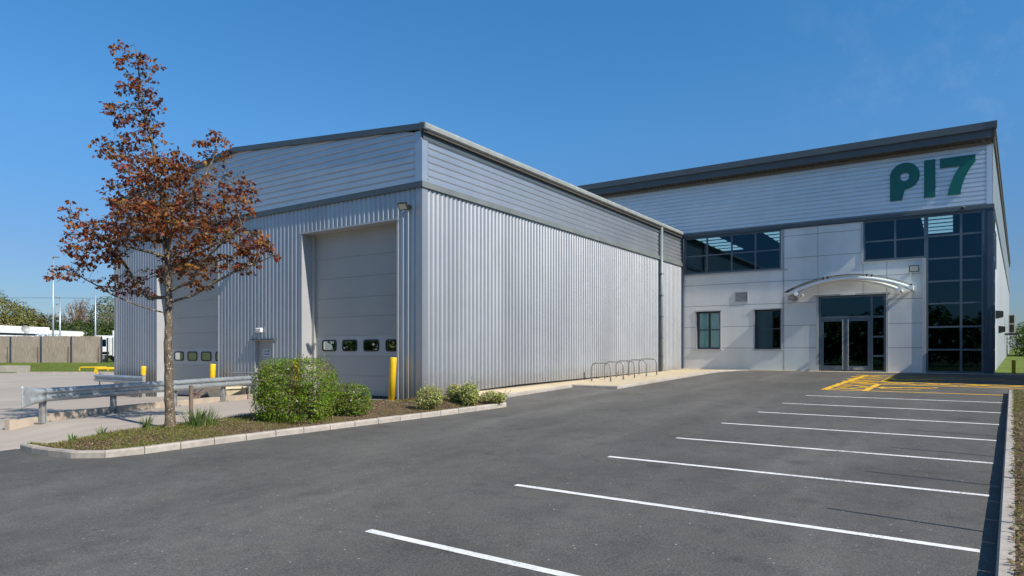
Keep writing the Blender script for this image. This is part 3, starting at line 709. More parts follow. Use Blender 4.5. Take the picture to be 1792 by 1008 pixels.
# louvred vents
for y0, y1, z0, z1 in ((-3.567, -2.857, 4.14, 4.71), (-5.99, -5.50, 4.09, 4.50)):
    mb = MB(); w = .05
    mb.box(UL-.035, UL, y0, y0+w, z0, z1); mb.box(UL-.035, UL, y1-w, y1, z0, z1); mb.box(UL-.035, UL, y0+w, y1-w, z0, z0+w); mb.box(UL-.035, UL, y0+w, y1-w, z1-w, z1)
    vt = mb.build('louvre_vent', M['jamb'], of); mb = MB(); n = int((z1-z0-2*w)/.06)
    mb.box(UL-.004, UL-.001, y0+w, y1-w, z0+w, z1-w, 1)
    for k in range(n):
        z = z0+w+(k+.5)*(z1-z0-2*w)/n; mb.hexa([(UL-.03, y0+w, z-.02), (UL-.03, y1-w, z-.02), (UL-.006, y1-w, z+.012), (UL-.006, y0+w, z+.012), (UL-.03, y0+w, z-.012), (UL-.03, y1-w, z-.012), (UL-.006, y1-w, z+.02), (UL-.006, y0+w, z+.02)])
    mb.build('louvre_blade', [M['jamb'], M['rubber']], vt)
# entrance canopy: glass arc on white tubes
def arc(vc, ztop, half, sag, n=28):
    Rr = (half*half+sag*sag)/(2*sag); a = math.asin(half/Rr)
    return [(vc+Rr*math.sin(-a+2*a*k/n), ztop-Rr+Rr*math.cos(-a+2*a*k/n)) for k in range(n+1)]
mb = MB(); mb.tube([(20.4, y, z) for y, z in arc(-8.4, 5.0, 2.63, .64)], .09, 14); cn = mb.build('entrance_canopy', M['white'], of, smooth=True)
mb = MB(); mb.tube([(20.62, y, z) for y, z in arc(-8.33, 4.93, 2.2, .58)], .075, 14); mb.build('inner_tube', M['white'], cn, smooth=True)
A1 = arc(-8.38, 5.155, 2.76, .70); A2 = arc(-8.38, 5.17, 2.76, .70)
mb = MB()
for k in range(28):
    g = .008 if k in (9, 18) else 0
    (y0, z0), (y1, z1) = A1[k], A1[k+1]
    mb.hexa([(20.22, y0, z0), (21.45, y0, z0), (21.45, y1-g, z1), (20.22, y1-g, z1), (20.22, y0, z0+.015), (21.45, y0, z0+.015), (21.45, y1-g, z1+.015), (20.22, y1-g, z1+.015)])
mb.build('canopy_glass', M['glassclear'], cn)
for y, z in ((-6.16, 4.37), (-10.52, 4.37), (-10.95, 4.42)):
    mb = MB(); mb.tube([(20.28, y, z), (21.58, y, z)], .085, 14); mb.tube([(20.26, y, z), (20.30, y, z)], .1, 14); mb.build('support_arm', M['white'], cn)
for k in (1, 9, 10, 18, 19, 27):
    y, z = A1[k]; mb = MB(); mb.tube([(20.4, y, z-.1), (20.4, y, z+.05)], .03, 8); mb.tube([(20.4, y, z+.02), (20.4, y, z+.045)], .055, 10); mb.build('glass_clamp', M['black'], cn)
# big teal lettering
sg = empty('building_sign', (UL, -11.7, 8.6), label='large teal raised letters P17 on the ribbed upper cladding', cat='sign')
fa, fb = (lambda p: (UL-.10, p[0], p[1])), (lambda p: (UL-.035, p[0], p[1]))
cxp, czp, rp = -10.66, 9.72, .60
outer = [(-10.068, 8.612), (-10.554, 8.612), (-10.554, 9.125)]
outer += [(cxp+rp*math.cos(t), czp+.62*math.sin(t)) for t in [R(a) for a in range(-75+0, -181, -9)]][:0]
# bowl, drawn from the stem round the right side (towards -y) to the top-left
for a in range(262, -1, -8):
    pass
bowl = [(cxp-rp*math.sin(R(a)), czp-.62*math.cos(R(a))) for a in range(0, 271, 9)]
outer = [(-10.068, 8.612), (-10.554, 8.612)]+[p for p in bowl]+[(-10.068, 9.72)]
hole = [(-10.66+.185*math.cos(R(a)), 9.69+.20*math.sin(R(a))) for a in range(0, 360, 15)]
mb = MB(); mb.prism(outer, fa, fb, 0, [hole]); mb.build('letter', M['teal'], sg)
mb = MB(); mb.prism([(-11.427, 8.6), (-11.427, 10.32), (-11.864, 10.32), (-11.864, 8.6)], fa, fb); mb.build('letter', M['teal'], sg)
seven = [(-12.037, 10.3), (-12.037, 9.87), (-12.815, 9.87), (-12.66, 9.66), (-12.53, 9.38), (-12.42, 9.05), (-12.36, 8.8), (-12.333, 8.61), (-12.815, 8.61), (-12.83, 8.82), (-12.89, 9.06), (-12.99, 9.36), (-13.13, 9.66), (-13.27, 9.87), (-13.358, 9.98), (-13.358, 10.3)]
mb = MB(); mb.prism(seven, fa, fb); mb.build('letter', M['teal'], sg)
# right side wall (skewed, seen at a glancing angle)
mb = MB()
mb.hexa([so(2.6, 0, .5), so(5.4, 0, .5), so(5.4, .03, .5), so(2.6, .03, .5), so(2.6, 0, 8.0), so(5.4, 0, 8.0), so(5.4, .03, 8.0), so(2.6, .03, 8.0)])
mb.build('side_panel', M['panel'], of)
mb = MB()
vclad(mb, 5.4, 56, lambda s: .5, lambda s: 8.0, lambda s, o, z: so(s, o, z)); mb.build('side_cladding', M['clad'], of)
mb = MB(); hclad(mb, 8.05, 10.8, lambda z: (.05, 56), lambda s, o, z: so(s, o, z), 8.09); mb.build('side_upper_cladding', M['clad_h'], of)
mb = MB(); mb.hexa([so(0, -.1, 7.9), so(56, -.1, 7.9), so(56, .08, 7.9), so(0, .08, 7.9), so(0, -.1, 8.05), so(56, -.1, 8.05), so(56, .08, 8.05), so(0, .08, 8.05)]); mb.hexa([so(.05, -.2, .5), so(56, -.2, .5), so(56, -.12, .5), so(.05, -.12, .5), so(.05, -.2, 10.8), so(56, -.2, 10.8), so(56, -.12, 10.8), so(.05, -.12, 10.8)]); mb.build('side_core', M['trim'], of)
mb = MB()
for z in (.6, 1.63, 2.67, 3.74, 4.75, 5.79, 6.83, 7.8): mb.hexa([so(.2, 0, z-.04), so(2.55, 0, z-.04), so(2.55, .05, z-.04), so(.2, .05, z-.04), so(.2, 0, z+.04), so(2.55, 0, z+.04), so(2.55, .05, z+.04), so(.2, .05, z+.04)])
for s in (.2, 1.35, 2.5): mb.hexa([so(s, -.01, .56), so(s+.09, -.01, .56), so(s+.09, .06, .56), so(s, .06, .56), so(s, -.01, 7.84), so(s+.09, -.01, 7.84), so(s+.09, .06, 7.84), so(s, .06, 7.84)])
sgz = mb.build('side_glazing', M['frame'], of)
mb = MB(); mb.quad(so(.2, .01, .6), so(2.55, .01, .6), so(2.55, .01, 7.8), so(.2, .01, 7.8)); mb.build('glass', M['glass'], sgz)
mb = MB(); mb.hexa([so(3.2, .03, 5.6), so(4.7, .03, 5.6), so(4.7, .06, 5.6), so(3.2, .06, 5.6), so(3.2, .03, 7.3), so(4.7, .03, 7.3), so(4.7, .06, 7.3), so(3.2, .06, 7.3)]); mb.build('side_window', M['framedark'], of)
mb = MB(); mb.box(59, 60, -16, 12, .2, 11.2); mb.build('rear_wall', M['clad'], of)

# ------------------------------------------------------------------ lamps on the walls
def floodlight(loc, rz, label, tilt=35, s=1.0):
    t = empty('floodlight', (0, 0, 0), 0, label, 'floodlight', 'floodlights on the walls')
    # local: wall plate at origin, lamp projects to -x
    m = MB(); m.box(-.03*s, 0, -.07*s, .07*s, -.08*s, .08*s); m.tube([(-.03*s, 0, 0), (-.2*s, 0, .02*s)], .025*s, 8); m.box(-.24*s, -.2*s, -.17*s, .17*s, -.02*s, .02*s); m.build('bracket', M['black'], t)
    Rm = Matrix.Rotation(R(-tilt), 4, 'Y')
    def T(p): q = Rm @ Vector(p); return (q.x-.34*s, q.y, q.z+.0)
    m = MB(); m.hexa([T(p) for p in [(-.10*s, -.2*s, -.15*s), (.04*s, -.17*s, -.12*s), (.04*s, .17*s, -.12*s), (-.10*s, .2*s, -.15*s), (-.10*s, -.2*s, .15*s), (.04*s, -.17*s, .12*s), (.04*s, .17*s, .12*s), (-.10*s, .2*s, .15*s)]])
    h = m.build('lamp_housing', M['black'], t)
    m = MB(); m.hexa([T(p) for p in [(-0.10*s, -.165*s, -.115*s), (-.102*s, -.165*s, -.115*s), (-.102*s, .165*s, -.115*s), (-0.10*s, .165*s, -.115*s), (-0.10*s, -.165*s, .115*s), (-.102*s, -.165*s, .115*s), (-.102*s, .165*s, .115*s), (-0.10*s, .165*s, .115*s)]])
    m.build('lens', M['lens'], h)
    t.location = loc; t.rotation_euler = (0, 0, rz); return t
floodlight((-.035, .47, 5.74), R(8), 'black floodlight above the right corner of the nearer loading door', 38, .74)
floodlight((-.035, 7.75, 5.70), R(8), 'black floodlight between the two loading doors, beside the maple crown', 38, .74)
floodlight((UL-.03, -11.05, 5.36), 0, 'black floodlight above the glass canopy on the office wall', 8, 1.0)
mb = MB(); mb.box(-.12, -.03, 7.27, 7.59, 2.23, 2.39); t = empty('bulkhead_light', (0, 7.43, 2.3), label='small white bulkhead lamp above the steel side door', cat='wall lamp')
bevel(mb.build('lamp_body', M['white'], t), .03); mb = MB(); mb.box(-.128, -.121, 7.3, 7.56, 2.26, 2.36); mb.build('diffuser', M['lens'], t)
t = empty('security_camera', (UL-.11, -12.9, 7.95), label='tiny white dome camera on the slate band above the corner glazing', cat='camera')
mb = MB(); mb.tube([(UL-.12, -12.9, 7.98), (UL-.2, -12.9, 7.98)], .05, 10); mb.build('mount', M['white'], t)
mb = MB(); mb.tube([(UL-.2, -12.9, 8.0), (UL-.2, -12.9, 7.95), (UL-.2, -12.9, 7.9), (UL-.2, -12.9, 7.87)], [.07, .07, .055, .02], 12); mb.build('dome', M['black'], t, smooth=True)
for s_, z_, l in ((4.2, 3.35, 'black wall lamp on the office side wall close to the corner'), (9.5, 2.75, 'small black wall lamp further along the office side wall')):
    p = so(s_, .04, z_); t = empty('wall_lamp', p, label=l, cat='wall lamp', group='wall lamps on the office side')
    mb = MB(); mb.hexa([so(s_-.16, .04, z_-.2), so(s_+.16, .04, z_-.2), so(s_+.16, .34, z_-.12), so(s_-.16, .34, z_-.12), so(s_-.16, .04, z_+.2), so(s_+.16, .04, z_+.2), so(s_+.16, .34, z_+.16), so(s_-.16, .34, z_+.16)]); mb.build('lamp_body', M['black'], t)
    mb = MB(); mb.hexa([so(s_-.12, .08, z_-.215), so(s_+.12, .08, z_-.215), so(s_+.12, .3, z_-.145), so(s_-.12, .3, z_-.145), so(s_-.12, .08, z_-.195), so(s_+.12, .08, z_-.195), so(s_+.12, .3, z_-.125), so(s_-.12, .3, z_-.125)]); mb.build('diffuser', M['lens'], t)
# air conditioning unit
sA = 28.6
t = empty('air_conditioner', so(sA, .4, 2.8), label='pale twin fan air conditioning unit bracketed high on the office side wall', cat='air conditioner')
mb = MB(); mb.hexa([so(sA-.55, .28, 2.92), so(sA+.55, .28, 2.92), so(sA+.55, .68, 2.92), so(sA-.55, .68, 2.92), so(sA-.55, .28, 4.34), so(sA+.55, .28, 4.34), so(sA+.55, .68, 4.34), so(sA-.55, .68, 4.34)]); mb.build('casing', M['cream'], t)
for z in (3.28, 3.98):
    mb = MB(); pp = [so(sA+.32*math.cos(R(a)), .69, z+.32*math.sin(R(a))) for a in range(0, 360, 20)]; mb.poly(pp)
    mb.hexa([so(sA-.557, .33, z-.3), so(sA-.551, .33, z-.3), so(sA-.551, .62, z-.3), so(sA-.557, .62, z-.3), so(sA-.557, .33, z+.3), so(sA-.551, .33, z+.3), so(sA-.551, .62, z+.3), so(sA-.557, .62, z+.3)]); mb.build('fan_grille', M['black'], t)
mb = MB(); mb.hexa([so(sA-.6, .0, 2.78), so(sA+.6, .0, 2.78), so(sA+.6, .85, 2.78), so(sA-.6, .85, 2.78), so(sA-.6, 0, 2.90), so(sA+.6, 0, 2.90), so(sA+.6, .85, 2.90), so(sA-.6, .85, 2.90)]); mb.build('bracket', M['black'], t)

# ------------------------------------------------------------------ cycle stands
def cycle_stand():
    t = empty('cycle_stand')
    pts = [(0, .42, 0), (0, .42, .52)]+[(0, .42-.2+.2*math.cos(R(a)), .52+.2*math.sin(R(a))) for a in (22, 45, 68, 90)]
    pts += [(0, -y, z) for x, y, z in reversed(pts)]
    m = MB(); m.tube(pts, .03, 10); m.build('hoop', M['galvdull'], t, smooth=True)
    for s in (1, -1):
        m = MB(); m.tube([(0, .42*s, .0), (0, .42*s, .008)], .06, 12); m.build('base_plate', M['galv'], t)
    return t
c0 = cycle_stand()
nm = ['nearest galvanised hoop of the cycle stands on the tan path', 'second galvanised hoop from the near end of the cycle stands', 'middle galvanised hoop of the row of cycle stands', 'fourth galvanised hoop from the near end of the cycle stands', 'farthest galvanised hoop of the cycle stands, next to the downpipe']
for k, u in enumerate((9.82, 10.9, 11.9, 13.05, 14.1)):
    o = c0 if k == 0 else copy_tree(c0)
    o.location = (u, -.80-.06*k, PZ(u)+(.01 if k == 0 else .01)); tag(o, nm[k], 'cycle stand', 'cycle stands by the side wall')

# ------------------------------------------------------------------ bollards
def bollard():
    t = empty('bollard'); m = MB()
    prof = [(0, .1), (1.1, .1), (1.225, .1), (1.242, .094), (1.25, .08)]
    m.tube([(0, 0, z) for z, r in prof], [r for z, r in prof], 18); m.build('post', M['yellow'], t, smooth=True)
    m = MB(); m.box(-.14, .14, -.14, .14, -.02, .012); m.build('base', M['kerb'], t)
    return t
b0 = bollard()
for k, (u, v, z, l) in enumerate(((-.36, .84, .165, 'leaning yellow bollard at the right jamb of the nearer loading door'), (-.36, 5.16, .05, 'yellow bollard at the left jamb of the nearer loading door, mostly behind the big bush'), (-.36, 9.83, -.13, 'yellow bollard at the right jamb of the farther loading door'), (-.36, 14.7, -.28, 'yellow bollard at the left jamb of the farther loading door'))):
    o = b0 if k == 0 else copy_tree(b0)
    o.location = (u, v, z); tag(o, l, 'bollard', 'yellow bollards at the loading doors')
    if k == 0: o.rotation_euler = (R(2.2), R(1.2), 0)
t = empty('marker_post', so(1.1, .75, .56), label='short yellow post on the grass by the office corner', cat='post')
p = so(1.1, .75, 0); mb = MB(); mb.box(p[0]-.07, p[0]+.07, p[1]-.07, p[1]+.07, .5, 1.14); bevel(mb.build('post', M['yellow'], t), .02)
mb = MB(); mb.box(p[0]-.08, p[0]+.08, p[1]-.08, p[1]+.08, 1.14, 1.17); mb.build('cap', M['yellow'], t)

# ------------------------------------------------------------------ crash barriers
RD = Vector((.94, .342, 0)).normalized(); RNm = Vector((.342, -.94, 0)).normalized()
WB = [(-.155, 0), (-.135, .045), (-.095, .08), (-.06, .08), (-.025, .02), (.025, .02), (.06, .08), (.095, .08), (.135, .045), (.155, 0)]
def wbeam(m, P0, D, Nn, l, zc, dents=True):
    n = max(4, int(l/.2)); ring0 = None
    for th in (0, .008):
        rows = []
        for i in range(n+1):
            s = l*i/n; row = []
            for dz, o in WB:
                p = P0+D*s+Nn*(o-th+.006*noise.noise(Vector((s*1.3, dz*9, 1)))); row.append(Vector((p.x, p.y, zc+dz+.004*noise.noise(Vector((s, 2, 3))))))
            rows.append(row)
        i0 = len(m.v)
        for row in rows: m.v += [tuple(q) for q in row]
        k = len(WB)
        for i in range(n):
            for j in range(k-1): m.f.append((i0+i*k+j, i0+i*k+j+1, i0+(i+1)*k+j+1, i0+(i+1)*k+j)); m.m.append(0)
gr = empty('crash_barrier', (-7.6, 4.6, 0), label='long galvanised crash barrier with a flared end behind the maple', cat='crash barrier')
P0 = Vector((-7.75, 4.56, 0)); mb = MB(); wbeam(mb, P0, RD, RNm, 7.9, .605); mb.build('rail', M['galv'], gr, smooth=False)
mb = MB()   # flared fishtail end
def fl(s, f, o): p = P0-RD*s+RNm*o; return p
rows = []
for i in range(7):
    s = .62*i/6; f = 1+.55*(i/6)**1.3; flat = max(0, 1-i/4.5); row = []
    for dz, o in WB: q = P0+RD*.12-RD*s+RNm*(o*flat+.03+.10*(i/6)**2); row.append((q.x, q.y, .605+dz*f-.01*i/6))
    rows.append(row)
i0 = 0; k = len(WB)
for row in rows: mb.v += row
for i in range(6):
    for j in range(k-1): mb.f.append((i*k+j, i*k+j+1, (i+1)*k+j+1, (i+1)*k+j)); mb.m.append(0)
fe = mb.build('flared_end', M['galv'], gr, smooth=True); sd = fe.modifiers.new('thick', 'SOLIDIFY'); sd.thickness = .01
for s in (.16, 2.1, 4.22, 6.33):
    c = P0+RD*s-RNm*.07; zb = YZ(c.x, c.y); mb = MB()
    mb.obox((c.x, c.y, zb+.36), RD*.055, RNm*.007, UP*.36); mb.obox((c.x, c.y, zb+.36)+RNm*0 if False else Vector((c.x, c.y, zb+.36))+RD*.05, RD*.006, RNm*.05, UP*.36)
    mb.obox(Vector((c.x, c.y, zb+.36))-RD*.05, RD*.006, RNm*.05, UP*.36)
    po = mb.build('post', M['galvdull'], gr)
    mb = MB(); mb.obox((c.x, c.y, zb+.008), RD*.15, RNm*.13, UP*.01)
    for a in (-1, 1):
        for b in (-1, 1): q = Vector((c.x, c.y, zb+.03))+RD*.11*a+RNm*.09*b; mb.obox(q, RD*.015, RNm*.015, UP*.018)
    mb.build('base_plate', M['galvdull'], po)
    for dz in (-.0,): mb = MB(); q = c+RNm*.075; mb.obox((q.x, q.y, .605), RD*.02, RNm*.035, UP*.02); mb.build('bolt', M['galvdull'], po)
mb = MB(); cen = P0+RD*3.6-RNm*.22
for k in range(9):
    q = P0+RD*(-.55+.95*k+.475)-RNm*.22; zb = YZ(q.x, q.y); mb.obox((q.x, q.y, zb+.02), RD*.474, RNm*.07, UP*.14)
t = mb.build('yard_upstand', M['upstand']); tag(t, kind='structure')
gr2 = empty('crash_barrier', (-.55, 16, -.3), label='short galvanised crash barrier along the wall left of the farther door', cat='crash barrier')
mb = MB(); wbeam(mb, Vector((-.55, 18.25, 0)), Vector((0, -1, 0)), Vector((-1, 0, 0)), 4.0, .42); mb.build('rail', M['galv'], gr2)
for v in (18.0, 14.5):
    mb = MB(); mb.box(-.5, -.38, v-.06, v+.06, -.4, .62); mb.build('post', M['galvdull'], gr2)
t = empty('door_guard_rail', (-.6, 7.4, 0), label='low grey tubular guard rail in front of the steel side door', cat='guard rail')
mb = MB(); mb.tube([(-.6, 8.6, -.1), (-.6, 8.6, .74), (-.6, 8.56, .81), (-.6, 8.48, .83), (-.6, 5.9, .85), (-.6, 5.82, .82), (-.6, 5.8, .75), (-.6, 5.8, .0)], .03, 10); mb.build('rail', M['galvdull'], t, smooth=True)
mb = MB(); mb.tube([(-.6, 7.2, -.05), (-.6, 7.2, .83)], .025, 10); mb.build('middle_post', M['galvdull'], t)
t = empty('grit_tub', (-.9, 8.6, -.08), label='cream plastic tub on the yard behind the crash barrier', cat='tub')
mb = MB(); a, b, z0, z1 = 7.75, 8.95, -.09, .3
mb.hexa([(-1.0, a+.12, z0), (-.45, a+.12, z0), (-.45, b-.12, z0), (-1.0, b-.12, z0), (-1.12, a, z1), (-.35, a, z1), (-.35, b, z1), (-1.12, b, z1)]); mb.build('tub_body', M['cream'], t)
mb = MB(); mb.box(-1.17, -.3, a-.05, b+.05, z1, z1+.07); bevel(mb.build('rim', M['cream'], t), .015)
t = empty('broken_pallet', (-.9, 9.6, -.1), label='broken brown timber pallet lying beside the cream tub', cat='pallet')
for k in range(4):
    mb = MB(); y = 9.25+.27*k; mb.bar((-1.2+.05*k, y, -.1), (-.55, y+.1, .22+.05*(k % 2)), .1, .022); mb.build('board', M['stake'], t)
mb = MB(); mb.bar((-.85, 9.1, -.05), (-.85, 10.2, .06), .08, .08); mb.build('bearer', M['stake'], t)
# yellow hoop barriers far left
def hoop_barrier():
    t = empty('hoop_barrier'); m = MB(); r = .35
    m.tube([(0, 1.3, -.1), (0, 1.3, .25), (0, 1.24, .38), (0, 1.1, .44), (0, -1.1, .44), (0, -1.24, .38), (0, -1.3, .25), (0, -1.3, -.1)], .075, 10); m.build('hoop', M['yellow'], t, smooth=True)
    for s in (1, -1):
        m = MB(); m.tube([(0, 1.3*s, -.02), (0, 1.3*s, .02)], .12, 12); m.build('base', M['yellow'], t)
    return t
h0 = hoop_barrier(); dr = math.atan2(RT.y, RT.x)-R(90)
for k, (s, d, l) in enumerate(((164, 60, 'leftmost low yellow hoop barrier at the yard edge'), (196, 56, 'low yellow hoop barrier nearest the far corner of the warehouse'), (192, 58, 'middle one of three low yellow hoop barriers'))):
    o = h0 if k == 0 else copy_tree(h0)
    p = gp(s, d, -.42); o.location = p; o.rotation_euler = (0, 0, dr); tag(o, l, 'barrier', 'yellow hoop barriers beyond the yard')

# ------------------------------------------------------------------ far left: fence, sheds, lamp posts, lorry

fn = empty('timber_fence', fp(0, 0, .36), label='weathered close boarded timber fence beyond the yard', cat='fence')
mb = MB(); s = -40
while s < 5.1:
    h = 2.62+random.uniform(-.03, .03); c = Vector(fp(s, 0, .36+h/2)); mb.obox(c, RT*.068, FW*(.012+random.uniform(0, .008)), UP*h/2); s += .142
mb.build('boards', M['wood'], fn)
for k in range(16):
    s = -3.9-3.0*k+9.0
    c = Vector(fp(s, -.07, 1.65)); mb = MB(); mb.obox(c, RT*.045, FW*.05, UP*1.30); mb.build('post', M['trimdark'], fn)
    c = Vector(fp(s-.32, -.05, 1.1)); mb = MB(); mb.obox(c, RT*.04, FW*.03, UP*.85); mb.build('stake', M['stake'], fn)
sh = empty('storage_shed', gp(-60, 84, .36), label='white flat roofed shed at the far left behind the fence', cat='shed')
mb = MB(); mb.obox(Vector(gp(-66, 86, 1.9)), RT*7.6, FW*5, UP*1.6); mb.build('wall', M['white'], sh)
mb = MB(); mb.obox(Vector(gp(-66, 86, 4.25)), RT*7.75, FW*5.2, UP*.46); mb.build('roof_fascia', M['white'], sh)
mb = MB(); mb.obox(Vector(gp(-66, 86, 3.63)), RT*7.5, FW*4.9, UP*.14); mb.build('window_band', M['trimdark'], sh)
sh2 = empty('depot_building', gp(75, 90, .36), label='long white depot building with blue lettering behind the fence', cat='depot')
mb = MB(); mb.obox(Vector(gp(68, 93, 1.7)), RT*4.2, FW*4, UP*1.4); mb.build('wall', M['white'], sh2)
mb = MB(); mb.obox(Vector(gp(68, 93, 3.62)), RT*4.3, FW*4.2, UP*.66); mb.build('roof_fascia', M['white'], sh2)
mb = MB(); mb.obox(Vector(gp(68, 88.8, 2.98)), RT*4.25, FW*.05, UP*.05); mb.build('red_stripe', M['bluetext'], sh2)
mb = MB(); mb.obox(Vector(gp(52, 84, 3.0)), RT*2.1, FW*.8, UP*.24); mb.build('lean_to_roof', M['greyroof'], sh2)
tc = bpy.data.curves.new('lettering', 'FONT'); tc.body = 'COOKING OIL'; tc.size = .72; tc.extrude = .012; tc.align_x = 'CENTER'
to = bpy.data.objects.new('lettering_source', tc); COL.objects.link(to); bpy.context.view_layer.update()
me = bpy.data.meshes.new_from_object(to.evaluated_get(bpy.context.evaluated_depsgraph_get())); bpy.data.objects.remove(to)
lt = bpy.data.objects.new('lettering', me); COL.objects.link(lt); me.materials.clear(); me.materials.append(M['bluetext']); lt.parent = sh2
pw = Vector(gp(79, 88.75, 3.26))-parent_world(sh2); lt.location = pw; lt.rotation_euler = (R(90), 0, math.atan2(RT.y, RT.x))
t = empty('satellite_dish', gp(45, 80, 3.3), label='small round satellite dish on a pole by the white shed', cat='satellite dish')
mb = MB(); c = Vector(gp(44.5, 80, 4.1)); ax = (RT*.8-FW*.5+UP*.3).normalized(); a1 = ax.orthogonal().normalized(); b1 = ax.cross(a1)
for i in range(4):
    for j in range(16):
        f = lambda rr, q: c+(a1*math.cos(q)+b1*math.sin(q))*rr*.5+ax*(rr*rr*.12)
        q0, q1 = 2*math.pi*j/16, 2*math.pi*(j+1)/16; mb.quad(f(i/4, q0), f((i+1)/4, q0), f((i+1)/4, q1), f(i/4, q1))
mb.build('dish', M['galvdull'], t, smooth=True)
mb = MB(); mb.tube([gp(44, 80.3, .4), gp(44, 80.3, 4.1)], .05, 8); mb.build('pole', M['galvdull'], t)
def lamp_post(px, D, ytop, z0, rz, label, r=1):
    h = 1.634+(612-ytop)*D/1150-z0
    t = empty('lamp_post', gp(px, D, z0), label=label, cat='lamp post', group='lamp posts beyond the yard')
    m = MB(); p = Vector(gp(px, D, z0)); m.tube([p, p+UP*h*.35, p+UP*h], [.11*r, .085*r, .06*r], 10); m.build('pole', M['galv'], t, smooth=True)
    m = MB(); q = p+UP*h; m.obox(q+RT*.3*rz, RT*.36, FW*.13, UP*.05); m.build('lamp_head', M['galvdull'], t)
lamp_post(93, 70, 450, .35, 1, 'tallest lamp post, rising just behind the timber fence')
lamp_post(105, 76, 521, .4, -1, 'shorter white lamp post left of the bare brown tree', 1.1)
lamp_post(167, 76, 503, .4, 1, 'slim white lamp post right of the bare brown tree', 1.1)
lamp_post(99.5, 118, 532, .4, 1, 'smallest and farthest white lamp post, between the two nearer ones', 1.1)
# parked lorry at the fence end
lo = empty('parked_lorry', gp(205, 70, .36), label='white lorry parked past the end of the timber fence', cat='lorry')
mb = MB(); mb.obox(Vector(fp(2.75, 5, 2.0)), RT*.95, FW*1.2, UP*1.0); mb.obox(Vector(fp(2.45, 5, 2.9)), RT*.7, FW*1.1, UP*.22); bevel(mb.build('cab', M['white'], lo), .12, 3)
mb = MB(); mb.obox(Vector(fp(1.80, 5, 2.35)), RT*.02, FW*1.02, UP*.42); mb.obox(Vector(fp(2.65, 3.79, 2.35)), RT*.5, FW*.02, UP*.36); mb.obox(Vector(fp(2.65, 3.79, 1.3)), RT*.8, FW*.02, UP*.12); mb.build('windscreen', M['glass'], lo)
mb = MB(); mb.obox(Vector(fp(7.15, 5, 2.3)), RT*3.3, FW*1.25, UP*1.35); mb.build('cargo_box', M['white'], lo)
mb = MB(); mb.obox(Vector(fp(5.75, 5, .95)), RT*4.6, FW*.5, UP*.12); mb.build('chassis', M['black'], lo)
for s in (8.0, 12.6, 13.8):
    for dd_ in (3.95, 6.05):
        mb = MB(); a_ = Vector(fp(s-5.25, dd_-.14, .86)); mb.tube([a_, a_+FW*.28], .5, 18); wl = mb.build('wheel', M['tyre'], lo)
        mb = MB(); mb.tube([a_-FW*.01, a_+FW*.29], .26, 14); mb.build('rim', M['galvdull'], wl)
t = empty('mesh_gate', fp(5.85, .6, .36), label='dark mesh gate beside the lorry at the end of the timber fence', cat='gate')
mb = MB()
for k in range(4): mb.obox(Vector(fp(5.3+k*.75, .5, 1.6)), RT*.045, FW*.045, UP*1.25)
for z in (.45, 1.6, 2.8): mb.obox(Vector(fp(7.7, .5, z)), RT*1.2, FW*.03, UP*.035)
mb.build('gate_frame', M['black'], t)
mb = MB()
for k in range(20): mb.obox(Vector(fp(5.4+k*.11, .5, 1.6)), RT*.008, FW*.008, UP*1.2)
mb.build('gate_mesh', M['black'], t)
t = empty('overhead_cable', fp(-30, 40, 9), label='thin dark overhead cable against the sky at far left', cat='cable')
mb = MB(); mb.tube([fp(-40+2*k, 40, 9.95-.00055*(k*2-10)**2-.004*k) for k in range(22)], .025, 5); mb.build('cable_strand', M['black'], t)

# ------------------------------------------------------------------ vegetation
def leafquad(m, p, n, t, l, w, col, fold=.25):
    b = n.cross(t)
    if b.length < 1e-5: b = t.orthogonal()
    b.normalize(); t = b.cross(n).normalized()
    i = len(m.v)
    m.v += [tuple(p), tuple(p+t*l*.5+b*w*.5+n*w*fold), tuple(p+t*l), tuple(p+t*l*.5-b*w*.5+n*w*fold)]
    m.f.append((i, i+1, i+2, i+3)); m.m.append(0); m.c += [col]*4
def mapleleaf(m, p, n, t, s, col):
    b = n.cross(t)
    if b.length < 1e-5: b = t.orthogonal()
    b.normalize(); t = b.cross(n).normalized(); i = len(m.v)
    pr = [(0, 0), (.30, .02), (.18, .22), (.52, .42), (.25, .52), (.24, .70), (0, 1.0), (-.24, .70), (-.25, .52), (-.52, .42), (-.18, .22), (-.30, .02)]
    cv = random.uniform(.1, .4)
    m.v.append(tuple(p+t*s*.35)); m.c.append(col)
    for x, y in pr: m.v.append(tuple(p+b*x*s+t*y*s-n*(abs(x)*cv+.25*max(0, y-.4)**2)*s)); m.c.append(col)
    k = len(pr)
    for j in range(k): m.f.append((i, i+1+j, i+1+(j+1) % k)); m.m.append(0)
def rdir():
    z = random.uniform(-1, 1); a = random.uniform(0, 2*math.pi); r = math.sqrt(1-z*z); return Vector((r*math.cos(a), r*math.sin(a), z))
def jit(c, a): k = 1+random.uniform(-a, a); return tuple(min(1, max(0, x*k*(1+random.uniform(-.12, .12)))) for x in c)
def pick(cols):
    r = random.random()*sum(w for w, c in cols)
    for w, c in cols:
        r -= w
        if r <= 0: return c
    return cols[-1][1]

